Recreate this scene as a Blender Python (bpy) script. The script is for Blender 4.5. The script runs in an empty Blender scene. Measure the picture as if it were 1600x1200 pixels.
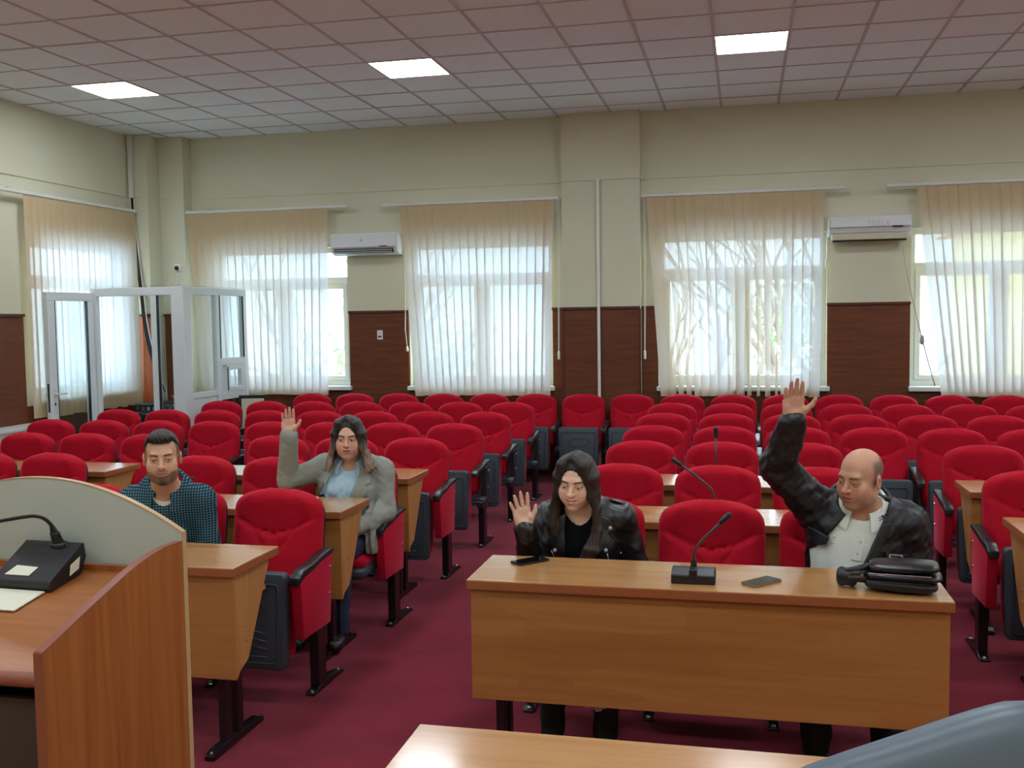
import bpy, bmesh, math, random
import numpy as np
from mathutils import Vector, Matrix

# ------------------------------------------------------------------ camera, world, exposure
SC = bpy.context.scene
COL = SC.collection
CAMZ = 1.8
FPX, YAW, PITCH, ROLL = 1561.6, 0.22843, -0.06439, -0.0144
cam_data = bpy.data.cameras.new('camera')
cam_data.sensor_width = 36.0
cam_data.lens = FPX / 1600.0 * 36.0
cam_data.clip_start = 0.05
cam = bpy.data.objects.new('camera', cam_data)
COL.objects.link(cam)
_f = np.array([-math.sin(YAW) * math.cos(PITCH), math.cos(YAW) * math.cos(PITCH), math.sin(PITCH)])
_r0 = np.array([math.cos(YAW), math.sin(YAW), 0.0])
_u0 = np.cross(_r0, _f)
_r = _r0 * math.cos(ROLL) + _u0 * math.sin(ROLL)
_u = -_r0 * math.sin(ROLL) + _u0 * math.cos(ROLL)
cam.matrix_world = Matrix(((_r[0], _u[0], -_f[0], 0), (_r[1], _u[1], -_f[1], 0), (_r[2], _u[2], -_f[2], CAMZ), (0, 0, 0, 1)))
SC.camera = cam

world = bpy.data.worlds.new('overcast_sky')
SC.world = world
world.use_nodes = True
_bg = world.node_tree.nodes['Background']
_bg.inputs['Color'].default_value = (0.68, 0.86, 1.0, 1)
_bg.inputs['Strength'].default_value = 9.5
LAMP_STRENGTH = 20.5
SC.view_settings.view_transform = 'Standard'
SC.view_settings.look = 'None'
SC.view_settings.gamma = 1.0
SC.view_settings.use_curve_mapping = False
SC.view_settings.exposure = 0.3
SC.cycles.max_bounces = 8
SC.cycles.diffuse_bounces = 4
SC.cycles.transparent_max_bounces = 16


def px_of(p):
    d = np.array(p, float) - np.array([0, 0, CAMZ])
    z = d @ _f
    if z <= 0.05:
        return None
    return 800 + FPX * (d @ _r) / z, 600 - FPX * (d @ _u) / z


# ------------------------------------------------------------------ materials
def lin(c):
    def g(x):
        x = x / 255.0
        return x / 12.92 if x <= 0.04045 else ((x + 0.055) / 1.055) ** 2.4
    return (g(c[0]), g(c[1]), g(c[2]), 1.0)


MATS = {}


def N(nt, t, **kw):
    n = nt.nodes.new(t)
    for k, v in kw.items():
        setattr(n, k, v)
    return n


def mat(name, rgb, rough=0.5, metal=0.0, sheen=0.0, sheen_tint=None, coat=0.0, spec=0.5, emit=None, estr=0.0,
        noise=None, bump=None, attr=None, sss=0.0):
    """noise=(scale xyz, rgb2, amount contrast lo, hi); bump=(scale, strength, distance)"""
    m = bpy.data.materials.new(name)
    m.use_nodes = True
    nt = m.node_tree
    b = nt.nodes['Principled BSDF']
    b.inputs['Base Color'].default_value = lin(rgb)
    b.inputs['Roughness'].default_value = rough
    b.inputs['Metallic'].default_value = metal
    b.inputs['Specular IOR Level'].default_value = spec
    if sheen:
        b.inputs['Sheen Weight'].default_value = sheen
        b.inputs['Sheen Roughness'].default_value = 0.35
        if sheen_tint:
            b.inputs['Sheen Tint'].default_value = lin(sheen_tint)
    if coat:
        b.inputs['Coat Weight'].default_value = coat
        b.inputs['Coat Roughness'].default_value = 0.12
    if sss:
        b.inputs['Subsurface Weight'].default_value = sss
        b.inputs['Subsurface Radius'].default_value = (0.01, 0.004, 0.002)
    if emit:
        b.inputs['Emission Color'].default_value = lin(emit)
        b.inputs['Emission Strength'].default_value = estr
    tc = None
    if noise or bump:
        tc = N(nt, 'ShaderNodeTexCoord')
    if noise:
        sc, rgb2, lo, hi = noise
        mp = N(nt, 'ShaderNodeMapping')
        mp.inputs['Scale'].default_value = sc
        nt.links.new(tc.outputs['Object'], mp.inputs['Vector'])
        nz = N(nt, 'ShaderNodeTexNoise')
        nz.inputs['Scale'].default_value = 1.0
        nz.inputs['Detail'].default_value = 5.0
        nz.inputs['Distortion'].default_value = 0.6
        nt.links.new(mp.outputs['Vector'], nz.inputs['Vector'])
        mr = N(nt, 'ShaderNodeMapRange')
        mr.inputs['From Min'].default_value = lo
        mr.inputs['From Max'].default_value = hi
        nt.links.new(nz.outputs['Fac'], mr.inputs['Value'])
        mx = N(nt, 'ShaderNodeMix', data_type='RGBA')
        mx.inputs['A'].default_value = lin(rgb)
        mx.inputs['B'].default_value = lin(rgb2)
        nt.links.new(mr.outputs['Result'], mx.inputs['Factor'])
        nt.links.new(mx.outputs['Result'], b.inputs['Base Color'])
    if attr:
        at = N(nt, 'ShaderNodeAttribute', attribute_name=attr)
        nt.links.new(at.outputs['Color'], b.inputs['Base Color'])
    if bump:
        nz2 = N(nt, 'ShaderNodeTexNoise')
        nz2.inputs['Scale'].default_value = bump[0]
        nz2.inputs['Detail'].default_value = 3.0
        nt.links.new(tc.outputs['Object'], nz2.inputs['Vector'])
        bp = N(nt, 'ShaderNodeBump')
        bp.inputs['Strength'].default_value = bump[1]
        bp.inputs['Distance'].default_value = bump[2]
        nt.links.new(nz2.outputs['Fac'], bp.inputs['Height'])
        nt.links.new(bp.outputs['Normal'], b.inputs['Normal'])
    MATS[name] = m
    return m


mat('red_fabric', (180, 10, 38), 0.85, sheen=0.9, sheen_tint=(255, 90, 110), spec=0.2, noise=((30, 30, 30), (170, 7, 32), 0.35, 0.7), bump=(900, 0.25, 0.001))
mat('red_side_fabric', (176, 14, 46), 0.9, sheen=0.4, sheen_tint=(255, 120, 140), spec=0.2, bump=(900, 0.2, 0.001))
mat('black_plastic', (30, 34, 38), 0.42, spec=0.5, bump=(500, 0.15, 0.0006))
mat('pan_plastic', (60, 70, 78), 0.5, spec=0.5, bump=(700, 0.3, 0.0008))
mat('arm_plastic', (28, 30, 33), 0.32, spec=0.6)
mat('black_metal', (17, 17, 19), 0.3, spec=0.6)
mat('bolt', (210, 210, 212), 0.25, metal=1.0)
mat('carpet', (128, 38, 55), 0.95, spec=0.1, sheen=0.15, noise=((3, 3, 3), (115, 33, 49), 0.35, 0.7), bump=(260, 0.6, 0.004))
mat('desk_wood', (180, 124, 68), 0.28, spec=0.5, noise=((1.2, 26, 26), (164, 108, 56), 0.38, 0.72))
mat('desk_top_wood', (198, 150, 96), 0.25, spec=0.5, coat=0.7, noise=((1.2, 22, 22), (182, 130, 76), 0.38, 0.72))
mat('desk_side_wood', (190, 140, 84), 0.3, noise=((26, 26, 1.6), (174, 120, 66), 0.38, 0.72))
mat('desk_edge', (158, 92, 52), 0.4)
mat('lectern_wood', (162, 98, 50), 0.33, noise=((30, 30, 1.5), (140, 78, 36), 0.38, 0.72))
mat('lectern_top_wood', (170, 108, 60), 0.3, noise=((1.6, 26, 26), (150, 88, 44), 0.38, 0.72))
mat('lectern_edge', (140, 78, 56), 0.35)
mat('board_edge', (188, 156, 112), 0.4)
mat('lectern_panel', (184, 194, 184), 0.5)
mat('shaded_interior', (70, 56, 50), 0.7)  # brown-grey lectern panel, recess shadow put into its dark colour
mat('wall_paint', (214, 211, 188), 0.85, spec=0.2, noise=((0.7, 0.7, 0.7), (208, 205, 180), 0.35, 0.7), bump=(60, 0.08, 0.004))
mat('ceiling_tile', (240, 247, 250), 0.95, spec=0.1, noise=((160, 160, 160), (226, 233, 236), 0.4, 0.65), bump=(220, 0.4, 0.003))
mat('grid_metal', (186, 174, 174), 0.5)
mat('lamp_panel', (255, 255, 255), 0.5, emit=(236, 247, 255), estr=LAMP_STRENGTH)
mat('wainscot', (112, 62, 38), 0.45, spec=0.3, noise=((3, 3, 30), (94, 50, 29), 0.35, 0.7))
mat('wainscot_trim', (82, 34, 26), 0.4)
mat('wainscot_orange', (176, 92, 40), 0.5, noise=((30, 30, 2), (152, 74, 30), 0.35, 0.7))
mat('upvc', (216, 222, 222), 0.35)
mat('rail_white', (214, 214, 206), 0.4)
mat('ac_white', (218, 220, 222), 0.4)
mat('faint_mark', (186, 187, 190), 0.5)
mat('ac_beige', (200, 192, 166), 0.5)
mat('dark_slot', (24, 24, 26), 0.5)
mat('gasket', (34, 38, 44), 0.5)
mat('cable_white', (226, 224, 216), 0.5)
mat('cable_black', (16, 16, 18), 0.5)
mat('mic_black', (22, 24, 27), 0.4)
mat('mic_grey', (74, 70, 72), 0.4, metal=0.4)
mat('silver', (200, 202, 206), 0.25, metal=1.0)
mat('pale_metal', (206, 206, 208), 0.35, metal=0.3)
mat('phone_black', (20, 21, 24), 0.12)
mat('phone_screen', (8, 9, 11), 0.06)
mat('phone_rim', (150, 138, 122), 0.3, metal=0.8)
mat('bag_nylon', (14, 14, 18), 0.45, spec=0.5, bump=(300, 0.3, 0.001))
mat('bag_leather', (16, 17, 21), 0.28, spec=0.6)
mat('grey_leather', (92, 106, 118), 0.38, spec=0.5, bump=(240, 0.15, 0.001))
mat('paper', (226, 226, 206), 0.7)
mat('clear_plastic', (190, 176, 170), 0.3)
mat('equipment', (26, 28, 32), 0.35)
mat('white_table', (206, 214, 208), 0.3)
mat('hill', (178, 186, 190), 0.95, noise=((0.08, 0.08, 0.08), (206, 206, 204), 0.35, 0.7))  # white haze put into the pale hillside colours
mat('bark', (120, 104, 92), 0.9)
mat('foliage', (128, 150, 100), 0.9)
mat('yellow_paint', (236, 214, 120), 0.8)
mat('far_white', (226, 226, 226), 0.8)
mat('roof_tile', (176, 108, 80), 0.8)


def glass_mat():
    m = bpy.data.materials.new('clear_glass')
    m.use_nodes = True
    nt = m.node_tree
    nt.nodes.clear()
    out = N(nt, 'ShaderNodeOutputMaterial')
    tr = N(nt, 'ShaderNodeBsdfTransparent')
    tr.inputs['Color'].default_value = (0.93, 0.96, 0.96, 1)
    gl = N(nt, 'ShaderNodeBsdfGlossy')
    gl.inputs['Roughness'].default_value = 0.02
    mx = N(nt, 'ShaderNodeMixShader')
    mx.inputs[0].default_value = 0.05
    nt.links.new(tr.outputs[0], mx.inputs[1])
    nt.links.new(gl.outputs[0], mx.inputs[2])
    nt.links.new(mx.outputs[0], out.inputs[0])
    MATS['glass'] = m


glass_mat()


def add_bands(name, sc, rgb):
    """broad lighter and darker staves in the wood veneer"""
    nt = MATS[name].node_tree
    b = nt.nodes['Principled BSDF']
    old = b.inputs['Base Color'].links[0].from_socket
    tc = [n for n in nt.nodes if n.type == 'TEX_COORD'][0]
    mp = N(nt, 'ShaderNodeMapping')
    mp.inputs['Scale'].default_value = sc
    nt.links.new(tc.outputs['Object'], mp.inputs['Vector'])
    vo = N(nt, 'ShaderNodeTexVoronoi', distance='CHEBYCHEV')
    vo.inputs['Scale'].default_value = 1.0
    nt.links.new(mp.outputs[0], vo.inputs['Vector'])
    sp = N(nt, 'ShaderNodeSeparateColor')
    nt.links.new(vo.outputs['Color'], sp.inputs[0])
    ml = N(nt, 'ShaderNodeMath', operation='MULTIPLY')
    ml.inputs[1].default_value = .42
    nt.links.new(sp.outputs[0], ml.inputs[0])
    mx = N(nt, 'ShaderNodeMix', data_type='RGBA')
    nt.links.new(ml.outputs[0], mx.inputs['Factor'])
    nt.links.new(old, mx.inputs['A'])
    mx.inputs['B'].default_value = lin(rgb)
    nt.links.new(mx.outputs['Result'], b.inputs['Base Color'])


add_bands('desk_wood', (2.2, 3, 13), (148, 90, 40))
add_bands('desk_top_wood', (2.0, 10, 3), (176, 120, 66))
add_bands('desk_side_wood', (3, 10, 2.5), (166, 108, 54))


def blind_mat():
    m = bpy.data.materials.new('blind_fabric')
    m.use_nodes = True
    nt = m.node_tree
    nt.nodes.clear()
    out = N(nt, 'ShaderNodeOutputMaterial')
    tc = N(nt, 'ShaderNodeTexCoord')
    mp = N(nt, 'ShaderNodeMapping')
    mp.inputs['Scale'].default_value = (60, 60, 14)
    nt.links.new(tc.outputs['Object'], mp.inputs['Vector'])
    nz = N(nt, 'ShaderNodeTexNoise')
    nz.inputs['Scale'].default_value = 1.0
    nz.inputs['Detail'].default_value = 4
    nt.links.new(mp.outputs[0], nz.inputs['Vector'])
    mx = N(nt, 'ShaderNodeMix', data_type='RGBA')
    mx.inputs['A'].default_value = lin((218, 190, 144))
    mx.inputs['B'].default_value = lin((206, 176, 130))
    nt.links.new(nz.outputs['Fac'], mx.inputs['Factor'])
    df = N(nt, 'ShaderNodeBsdfDiffuse')
    nt.links.new(mx.outputs['Result'], df.inputs['Color'])
    tl = N(nt, 'ShaderNodeBsdfTranslucent')
    mx2 = N(nt, 'ShaderNodeMix', data_type='RGBA')
    mx2.inputs['A'].default_value = lin((226, 236, 250))
    mx2.inputs['B'].default_value = lin((206, 216, 232))
    nt.links.new(nz.outputs['Fac'], mx2.inputs['Factor'])
    nt.links.new(mx2.outputs['Result'], tl.inputs['Color'])
    tp = N(nt, 'ShaderNodeBsdfTransparent')
    m1 = N(nt, 'ShaderNodeMixShader')
    m1.inputs[0].default_value = 0.26
    nt.links.new(df.outputs[0], m1.inputs[1])
    nt.links.new(tl.outputs[0], m1.inputs[2])
    m2 = N(nt, 'ShaderNodeMixShader')
    m2.inputs[0].default_value = 0.085
    nt.links.new(m1.outputs[0], m2.inputs[1])
    nt.links.new(tp.outputs[0], m2.inputs[2])
    nt.links.new(m2.outputs[0], out.inputs[0])
    MATS['blind'] = m


blind_mat()


# ------------------------------------------------------------------ geometry helpers
def tag(o, label=None, cat=None, group=None, kind=None):
    if label: o['label'] = label
    if cat: o['category'] = cat
    if group: o['group'] = group
    if kind: o['kind'] = kind
    return o


def link(name, data, parent=None, m=None):
    o = bpy.data.objects.new(name, data)
    COL.objects.link(o)
    if parent is not None:
        o.parent = parent
    return o


def empty(name, loc, label=None, cat=None, group=None, kind=None, rz=0.0):
    o = bpy.data.objects.new(name, None)
    o.empty_display_size = 0.1
    COL.objects.link(o)
    o.location = loc
    o.rotation_euler = (0, 0, rz)
    return tag(o, label, cat, group, kind)


class G:
    def __init__(s):
        s.v = []
        s.f = []

    def add(s, vs, fs):
        b = len(s.v)
        s.v += [tuple(map(float, p)) for p in vs]
        s.f += [tuple(i + b for i in f) for f in fs]
        return s

    def box(s, x0, x1, y0, y1, z0, z1):
        return s.add([(x0, y0, z0), (x1, y0, z0), (x1, y1, z0), (x0, y1, z0), (x0, y0, z1), (x1, y0, z1), (x1, y1, z1), (x0, y1, z1)],
                     [(0, 3, 2, 1), (4, 5, 6, 7), (0, 1, 5, 4), (1, 2, 6, 5), (2, 3, 7, 6), (3, 0, 4, 7)])

    def prism(s, pts, axis, a0, a1):
        """polygon (2D) extruded along axis; axis x: pts=(y,z); y: (x,z); z: (x,y)"""
        def P(p, a):
            return (a, p[0], p[1]) if axis == 'x' else (p[0], a, p[1]) if axis == 'y' else (p[0], p[1], a)
        n = len(pts)
        vs = [P(p, a0) for p in pts] + [P(p, a1) for p in pts]
        fs = [tuple(range(n))[::-1], tuple(range(n, 2 * n))] + [(i, (i + 1) % n, n + (i + 1) % n, n + i) for i in range(n)]
        return s.add(vs, fs)

    def tube(s, pts, r, n=8, cap=True):
        pts = [Vector(p) for p in pts]
        rs = r if isinstance(r, (list, tuple)) else [r] * len(pts)
        vs, fs = [], []
        t0 = (pts[1] - pts[0]).normalized()
        a = t0.orthogonal().normalized()
        for i, p in enumerate(pts):
            t = (pts[min(i + 1, len(pts) - 1)] - pts[max(i - 1, 0)]).normalized()
            a = (a - t * a.dot(t))
            a = a.normalized() if a.length > 1e-6 else t.orthogonal().normalized()
            b = t.cross(a)
            for k in range(n):
                th = 2 * math.pi * k / n
                vs.append(p + (a * math.cos(th) + b * math.sin(th)) * rs[i])
        for i in range(len(pts) - 1):
            for k in range(n):
                fs.append((i * n + k, i * n + (k + 1) % n, (i + 1) * n + (k + 1) % n, (i + 1) * n + k))
        if cap:
            fs.append(tuple(range(n))[::-1])
            fs.append(tuple(range((len(pts) - 1) * n, len(pts) * n)))
        return s.add(vs, fs)

    def lathe(s, c, prof, axis=(0, 0, 1), n=16):
        ax = Vector(axis).normalized()
        a = ax.orthogonal().normalized()
        b = ax.cross(a)
        c = Vector(c)
        vs, fs = [], []
        for (h, r) in prof:
            for k in range(n):
                th = 2 * math.pi * k / n
                vs.append(c + ax * h + (a * math.cos(th) + b * math.sin(th)) * r)
        for i in range(len(prof) - 1):
            for k in range(n):
                fs.append((i * n + k, i * n + (k + 1) % n, (i + 1) * n + (k + 1) % n, (i + 1) * n + k))
        fs.append(tuple(range(n))[::-1])
        fs.append(tuple(range((len(prof) - 1) * n, len(prof) * n)))
        return s.add(vs, fs)

    def mesh(s, name, m, bevel=0.0, seg=2, smooth=False, sharp=None):
        me = bpy.data.meshes.new(name)
        me.from_pydata(s.v, [], s.f)
        bm = bmesh.new()
        bm.from_mesh(me)
        bmesh.ops.recalc_face_normals(bm, faces=bm.faces)
        if bevel:
            ed = [e for e in bm.edges if len(e.link_faces) == 2 and e.calc_face_angle(0) > 0.5]
            bmesh.ops.bevel(bm, geom=ed, offset=bevel, offset_type='OFFSET', segments=seg, profile=0.5, affect='EDGES', clamp_overlap=True)
        for f in bm.faces:
            f.smooth = smooth
        if smooth and sharp:
            for e in bm.edges:
                if len(e.link_faces) == 2 and e.calc_face_angle(0) > sharp:
                    e.smooth = False
        bm.to_mesh(me)
        bm.free()
        me.materials.append(MATS[m])
        return me

    def obj(s, name, m, parent=None, bevel=0.0, seg=2, smooth=False, sharp=None, loc=None):
        o = link(name, s.mesh(name, m, bevel, seg, smooth, sharp), parent)
        if loc is not None:
            o.location = loc
        return o


def grid_mesh(fn, nu, nv, name, m, smooth=True, closed=None):
    vs = [fn(i / (nu - 1), j / (nv - 1)) for j in range(nv) for i in range(nu)]
    fs = [(j * nu + i, j * nu + i + 1, (j + 1) * nu + i + 1, (j + 1) * nu + i) for j in range(nv - 1) for i in range(nu - 1)]
    return G().add(vs, fs)


def bez(p0, p1, p2, n=10):
    p0, p1, p2 = Vector(p0), Vector(p1), Vector(p2)
    return [p0 * (1 - t) ** 2 + p1 * 2 * t * (1 - t) + p2 * t * t for t in [i / n for i in range(n + 1)]]


ORD = ['first', 'second', 'third', 'fourth', 'fifth', 'sixth', 'seventh', 'eighth', 'ninth', 'tenth', 'eleventh', 'twelfth', 'thirteenth', 'fourteenth', 'fifteenth', 'sixteenth']

# ------------------------------------------------------------------ room shell
XL, XR, YB, YF, ZC = -7.25, 6.9, 11.3, -2.6, CAMZ + 2.277
GX, GY = -2.0421, 7.2588
Z_SILL, Z_TOP, Z_WAIN = 1.03, 2.70, 1.93

floor = tag(G().box(XL - .4, XR + .4, YF - .4, YB + .4, -0.2, 0).obj('floor', 'carpet'), kind='structure')
G().box(XL, XR, YF, 1.05, 0, 0.012).obj('added_bounce_floor', 'desk_top_wood', floor)  # unseen pale floor, added to bounce less red light onto the ceiling

# ceiling: hung grid with separate tiles
ceil = G().box(XL - .4, XR + .4, YF - .4, YB + .4, ZC + 0.06, ZC + 0.2).obj('ceiling', 'ceiling_tile')
tag(ceil, kind='structure')
LAMPS = [(L, T) for L in (-7, -2, 3, 8, 13) for T in (2, -2, -6, -10, -14)]
bars = G()
Lmin, Lmax = -9, 15
Tmin, Tmax = -17, 7
for L in range(Lmin, Lmax + 1):
    x = GX + .6 * L
    if XL < x < XR:
        bars.box(x - .012, x + .012, YF, YB, ZC - .002, ZC + .03)
for T in range(Tmin, Tmax + 1):
    y = GY + .6 * T
    if YF < y < YB:
        bars.box(XL, XR, y - .009, y + .009, ZC - .001, ZC + .03)
bars.obj('grid_bar', 'grid_metal', ceil)
tile_cache = {}
rest = G()
rnd = random.Random(3)
for L in range(Lmin - 1, Lmax + 1):
    for T in range(Tmin - 1, Tmax + 1):
        if (L, T) in LAMPS:
            continue
        x0, x1 = max(GX + .6 * L, XL), min(GX + .6 * (L + 1), XR)
        y0, y1 = max(GY + .6 * T, YF), min(GY + .6 * (T + 1), YB)
        if x1 - x0 < .03 or y1 - y0 < .03:
            continue
        inside = False
        for (a, b) in ((x0, y0), (x1, y0), (x0, y1), (x1, y1)):
            q = px_of((a, b, ZC))
            if q and -5 < q[0] < 1605 and -5 < q[1] < 1205:
                inside = True
        dz = rnd.uniform(0.002, 0.006)
        if inside:
            key = (round(x1 - x0, 3), round(y1 - y0, 3))
            if key not in tile_cache:
                w, d = key
                tile_cache[key] = G().box(-w / 2 + .006, w / 2 - .006, -d / 2 + .005, d / 2 - .005, 0, .015).mesh('ceiling_tile', 'ceiling_tile')
            o = link('ceiling_tile', tile_cache[key], ceil)
            o.location = ((x0 + x1) / 2, (y0 + y1) / 2, ZC + dz)
        else:
            rest.box(x0 + .006, x1 - .006, y0 + .005, y1 - .005, ZC + dz, ZC + dz + .015)
tag(rest.obj('ceiling_tile_field', 'ceiling_tile', ceil), kind='stuff')
# recessed ceiling lamps
fr = G()
for (a, b, c, d) in ((-.3, .3, -.3, -.285), (-.3, .3, .285, .3), (-.3, -.285, -.285, .285), (.285, .3, -.285, .285)):
    fr.box(a, b, c, d, -.004, .03)
fr_me = fr.mesh('lamp_frame', 'rail_white')
df_me = G().box(-.285, .285, -.285, .285, .004, .012).mesh('diffuser', 'lamp_panel')
lamp_label = {(-7, 2): 'square lit ceiling panel near the left window wall', (-2, 2): 'square lit ceiling panel above the left air conditioner', (3, 2): 'square lit ceiling panel at right, right of the pillar'}
for (L, T) in LAMPS:
    x, y = GX + .6 * L + .3, GY + .6 * T + .3
    if not (XL + .3 < x < XR - .3 and YF + .3 < y):
        continue
    e = empty('ceiling_lamp', (x, y, ZC), lamp_label.get((L, T), 'square lit ceiling panel over the seats nearer the viewer'), 'ceiling lamp', 'ceiling lamps')
    link('lamp_frame', fr_me, e)
    link('diffuser', df_me, e)

# windows: (x0, x1) on the back wall, and one on the left wall (along y)
WIN = [(-6.40, -4.63), (-3.86, -2.14), (-0.93, 0.87), (1.72, 3.5)]


def wall_with_holes(a0, a1, z1, holes):
    """rectangles (a,z) covering the wall minus holes"""
    rects, a = [], a0
    for (h0, h1) in holes:
        rects.append((a, h0, 0, z1))
        rects.append((h0, h1, 0, Z_SILL - .02))
        rects.append((h0, h1, Z_TOP, z1))
        a = h1
    rects.append((a, a1, 0, z1))
    return rects


g = G()
for (a, b, c, d) in wall_with_holes(XL - .3, XR + .3, ZC + .1, WIN):
    g.box(a, b, YB, YB + .3, c, d)
wall_back = tag(g.obj('wall_back', 'wall_paint'), kind='structure')
g = G()
for (a, b, c, d) in wall_with_holes(YF - .3, YB, ZC + .1, [(9.08, 10.68)]):
    g.box(XL - .3, XL, a, b, c, d)
wall_left = tag(g.obj('wall_left', 'wall_paint'), kind='structure')
tag(G().box(XR, XR + .3, YF - .3, YB, 0, ZC + .1).obj('wall_right', 'wall_paint'), kind='structure')
tag(G().box(XL, XR, YF - .3, YF, 0, ZC + .1).obj('wall_front', 'wall_paint'), kind='structure')
# pillars
pil = tag(G().box(-2.0, -1.12, YB - .11, YB, 0, ZC + .02).obj('trim_1', 'wall_paint'), kind='structure')
tag(pil, 'cream square pillar between the two middle windows')
pc = tag(G().box(XL, -7.0, 10.86, YB, 0, ZC + .02).box(-7.0, -6.67, 11.12, YB, 0, ZC + .02).obj('trim_2', 'wall_paint'), kind='structure')
tag(pc, 'stepped cream pillar in the left corner')

# wainscot panels: parts of the walls
def panel_back(x0, x1, z0, z1, y, parent, cap=True, m='wainscot'):
    G().box(x0, x1, y - .018, y, z0, z1).obj('wainscot_panel', m, parent, bevel=.003)
    if cap:
        G().box(x0 - .006, x1 + .006, y - .034, y, z1, z1 + .03).obj('wainscot_cap', 'wainscot_trim', parent, bevel=.004)


panel_back(-4.625, -3.87, 0, Z_WAIN - .03, YB, wall_back)
panel_back(-2.135, -2.005, 0, Z_WAIN - .03, YB, wall_back)
panel_back(-1.115, -.935, 0, Z_WAIN - .03, YB, wall_back)
panel_back(.875, 1.715, 0, Z_WAIN - .03, YB, wall_back)
panel_back(3.51, XR, 0, Z_WAIN - .03, YB, wall_back)
for (a, b) in WIN:
    panel_back(a - .005, b + .005, 0, Z_SILL - .06, YB, wall_back, cap=False)
panel_back(-1.99, -1.565, 0, Z_WAIN - .03, YB - .11, pil)
panel_back(-1.555, -1.13, 0, Z_WAIN - .03, YB - .11, pil)
for x in (-1.995, -1.562, -1.128):
    G().box(x - .012, x + .012, YB - .134, YB - .11, 0, Z_WAIN - .03).obj('wainscot_trim', 'wainscot_trim', pil)
panel_back(-6.98, -6.69, 0, Z_WAIN - .03, 11.12, pc)
panel_back(-7.2, -7.01, 0, Z_WAIN - .03, 10.86, pc, m='wainscot_orange')
G().box(XL, XL + .018, YF, 8.92, 0, Z_WAIN - .03).obj('wainscot_panel', 'wainscot', wall_left, bevel=.003)
G().box(XL, XL + .034, YF, 8.93, Z_WAIN - .03, Z_WAIN).obj('wainscot_cap', 'wainscot_trim', wall_left, bevel=.004)
G().box(XL, XL + .018, 8.92, 10.84, 0, Z_SILL - .06).obj('wainscot_panel', 'wainscot', wall_left, bevel=.003)

# cable trunking (thin raised strip) around the room at 3.35 m
ZR = CAMZ + 1.55
for (a, b, y) in ((-6.67, -2.0, YB), (-2.005, -1.115, YB - .11), (-1.12, XR, YB)):
    G().box(a, b, y - .014, y, ZR - .012, ZR + .012).obj('cable_trunking', 'wall_paint', wall_back if y == YB else pil)
G().box(XL, XL + .014, YF, 10.86, ZR - .012, ZR + .012).obj('cable_trunking', 'wall_paint', wall_left)
G().box(XL, -7.0, 10.846, 10.86, ZR - .012, ZR + .012).box(-7.0, -6.67, 11.106, 11.12, ZR - .012, ZR + .012).obj('cable_trunking', 'wall_paint', pc)
tag(G().box(-1.60, -1.568, YB - .15, YB - .13, 0.0, ZR - .012).obj('trim_3', 'cable_white'), 'white vertical cable duct up the middle pillar', kind='structure')
G().box(-1.12, -1.07, YB - .03, YB, ZR - .02, ZR + .03).obj('junction_box', 'wall_paint', wall_back)
# small socket
e = empty('wall_socket', (-4.23, YB - .018, 1.64), 'small white double switch plate on the brown wall panel', 'socket')
G().box(-.035, .035, -.012, 0, -.055, .055).obj('plate', 'cable_white', e, bevel=.004)
G().box(-.022, .022, -.016, -.011, .006, .04).obj('rocker', 'rail_white', e, bevel=.002)
G().box(-.022, .022, -.016, -.011, -.03, -.012).obj('slot', 'dark_slot', e)


def window(n, a0, a1, left=False):
    """frame in local coords: x along width, y outward (into wall), z up"""
    w = a1 - a0
    e = empty('window_%d' % n, (0, 0, 0), 'white framed three-pane window behind vertical blinds', kind='structure')
    if left:
        e.location = (XL, a0, 0)
        e.rotation_euler = (0, 0, math.pi / 2)
    else:
        e.location = (a0, YB, 0)
    y0, y1 = .12, .18
    f = .06
    g = G()
    g.box(0, w, y0, y1, Z_SILL, Z_SILL + f).box(0, w, y0, y1, Z_TOP - f, Z_TOP).box(0, f, y0, y1, Z_SILL + f, Z_TOP - f).box(w - f, w, y0, y1, Z_SILL + f, Z_TOP - f)
    g.obj('window_frame', 'upvc', e, bevel=.004)
    zt = CAMZ + .50
    G().box(f, w - f, y0, y1, zt - .045, zt + .045).obj('transom', 'upvc', e, bevel=.004)
    G().box(w / 2 - .04, w / 2 + .04, y0 - .001, y1 - .002, Z_SILL + f, zt - .045).obj('mullion', 'upvc', e, bevel=.004)
    G().box(f, w - f, y0 + .03, y0 + .036, zt + .045, Z_TOP - f).obj('pane', 'glass', e)
    for (b0, b1) in ((f, w / 2 - .04), (w / 2 + .04, w - f)):
        g = G()
        z0, z1 = Z_SILL + f, zt - .045
        s = .055
        g.box(b0, b1, y0 - .012, y1 - .02, z0, z0 + s).box(b0, b1, y0 - .012, y1 - .02, z1 - s, z1).box(b0, b0 + s, y0 - .012, y1 - .02, z0 + s, z1 - s).box(b1 - s, b1, y0 - .012, y1 - .02, z0 + s, z1 - s)
        sash = g.obj('sash', 'upvc', e, bevel=.004)
        G().box(b0 + s, b1 - s, y0 + .012, y0 + .018, z0 + s, z1 - s).obj('pane', 'glass', sash)
    G().box(-.02, w + .03, -.09, .14, Z_SILL - .05, Z_SILL).obj('window_sill', 'upvc', e, bevel=.008)
    G().box(w - .012, w - .002, .02, .09, zt + .0, zt + .1).obj('handle_bar', 'rail_white', e)
    return e


for i, (a, b) in enumerate(WIN):
    window(i + 1, a, b)
window(5, 9.08, 10.68, left=True)

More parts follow.
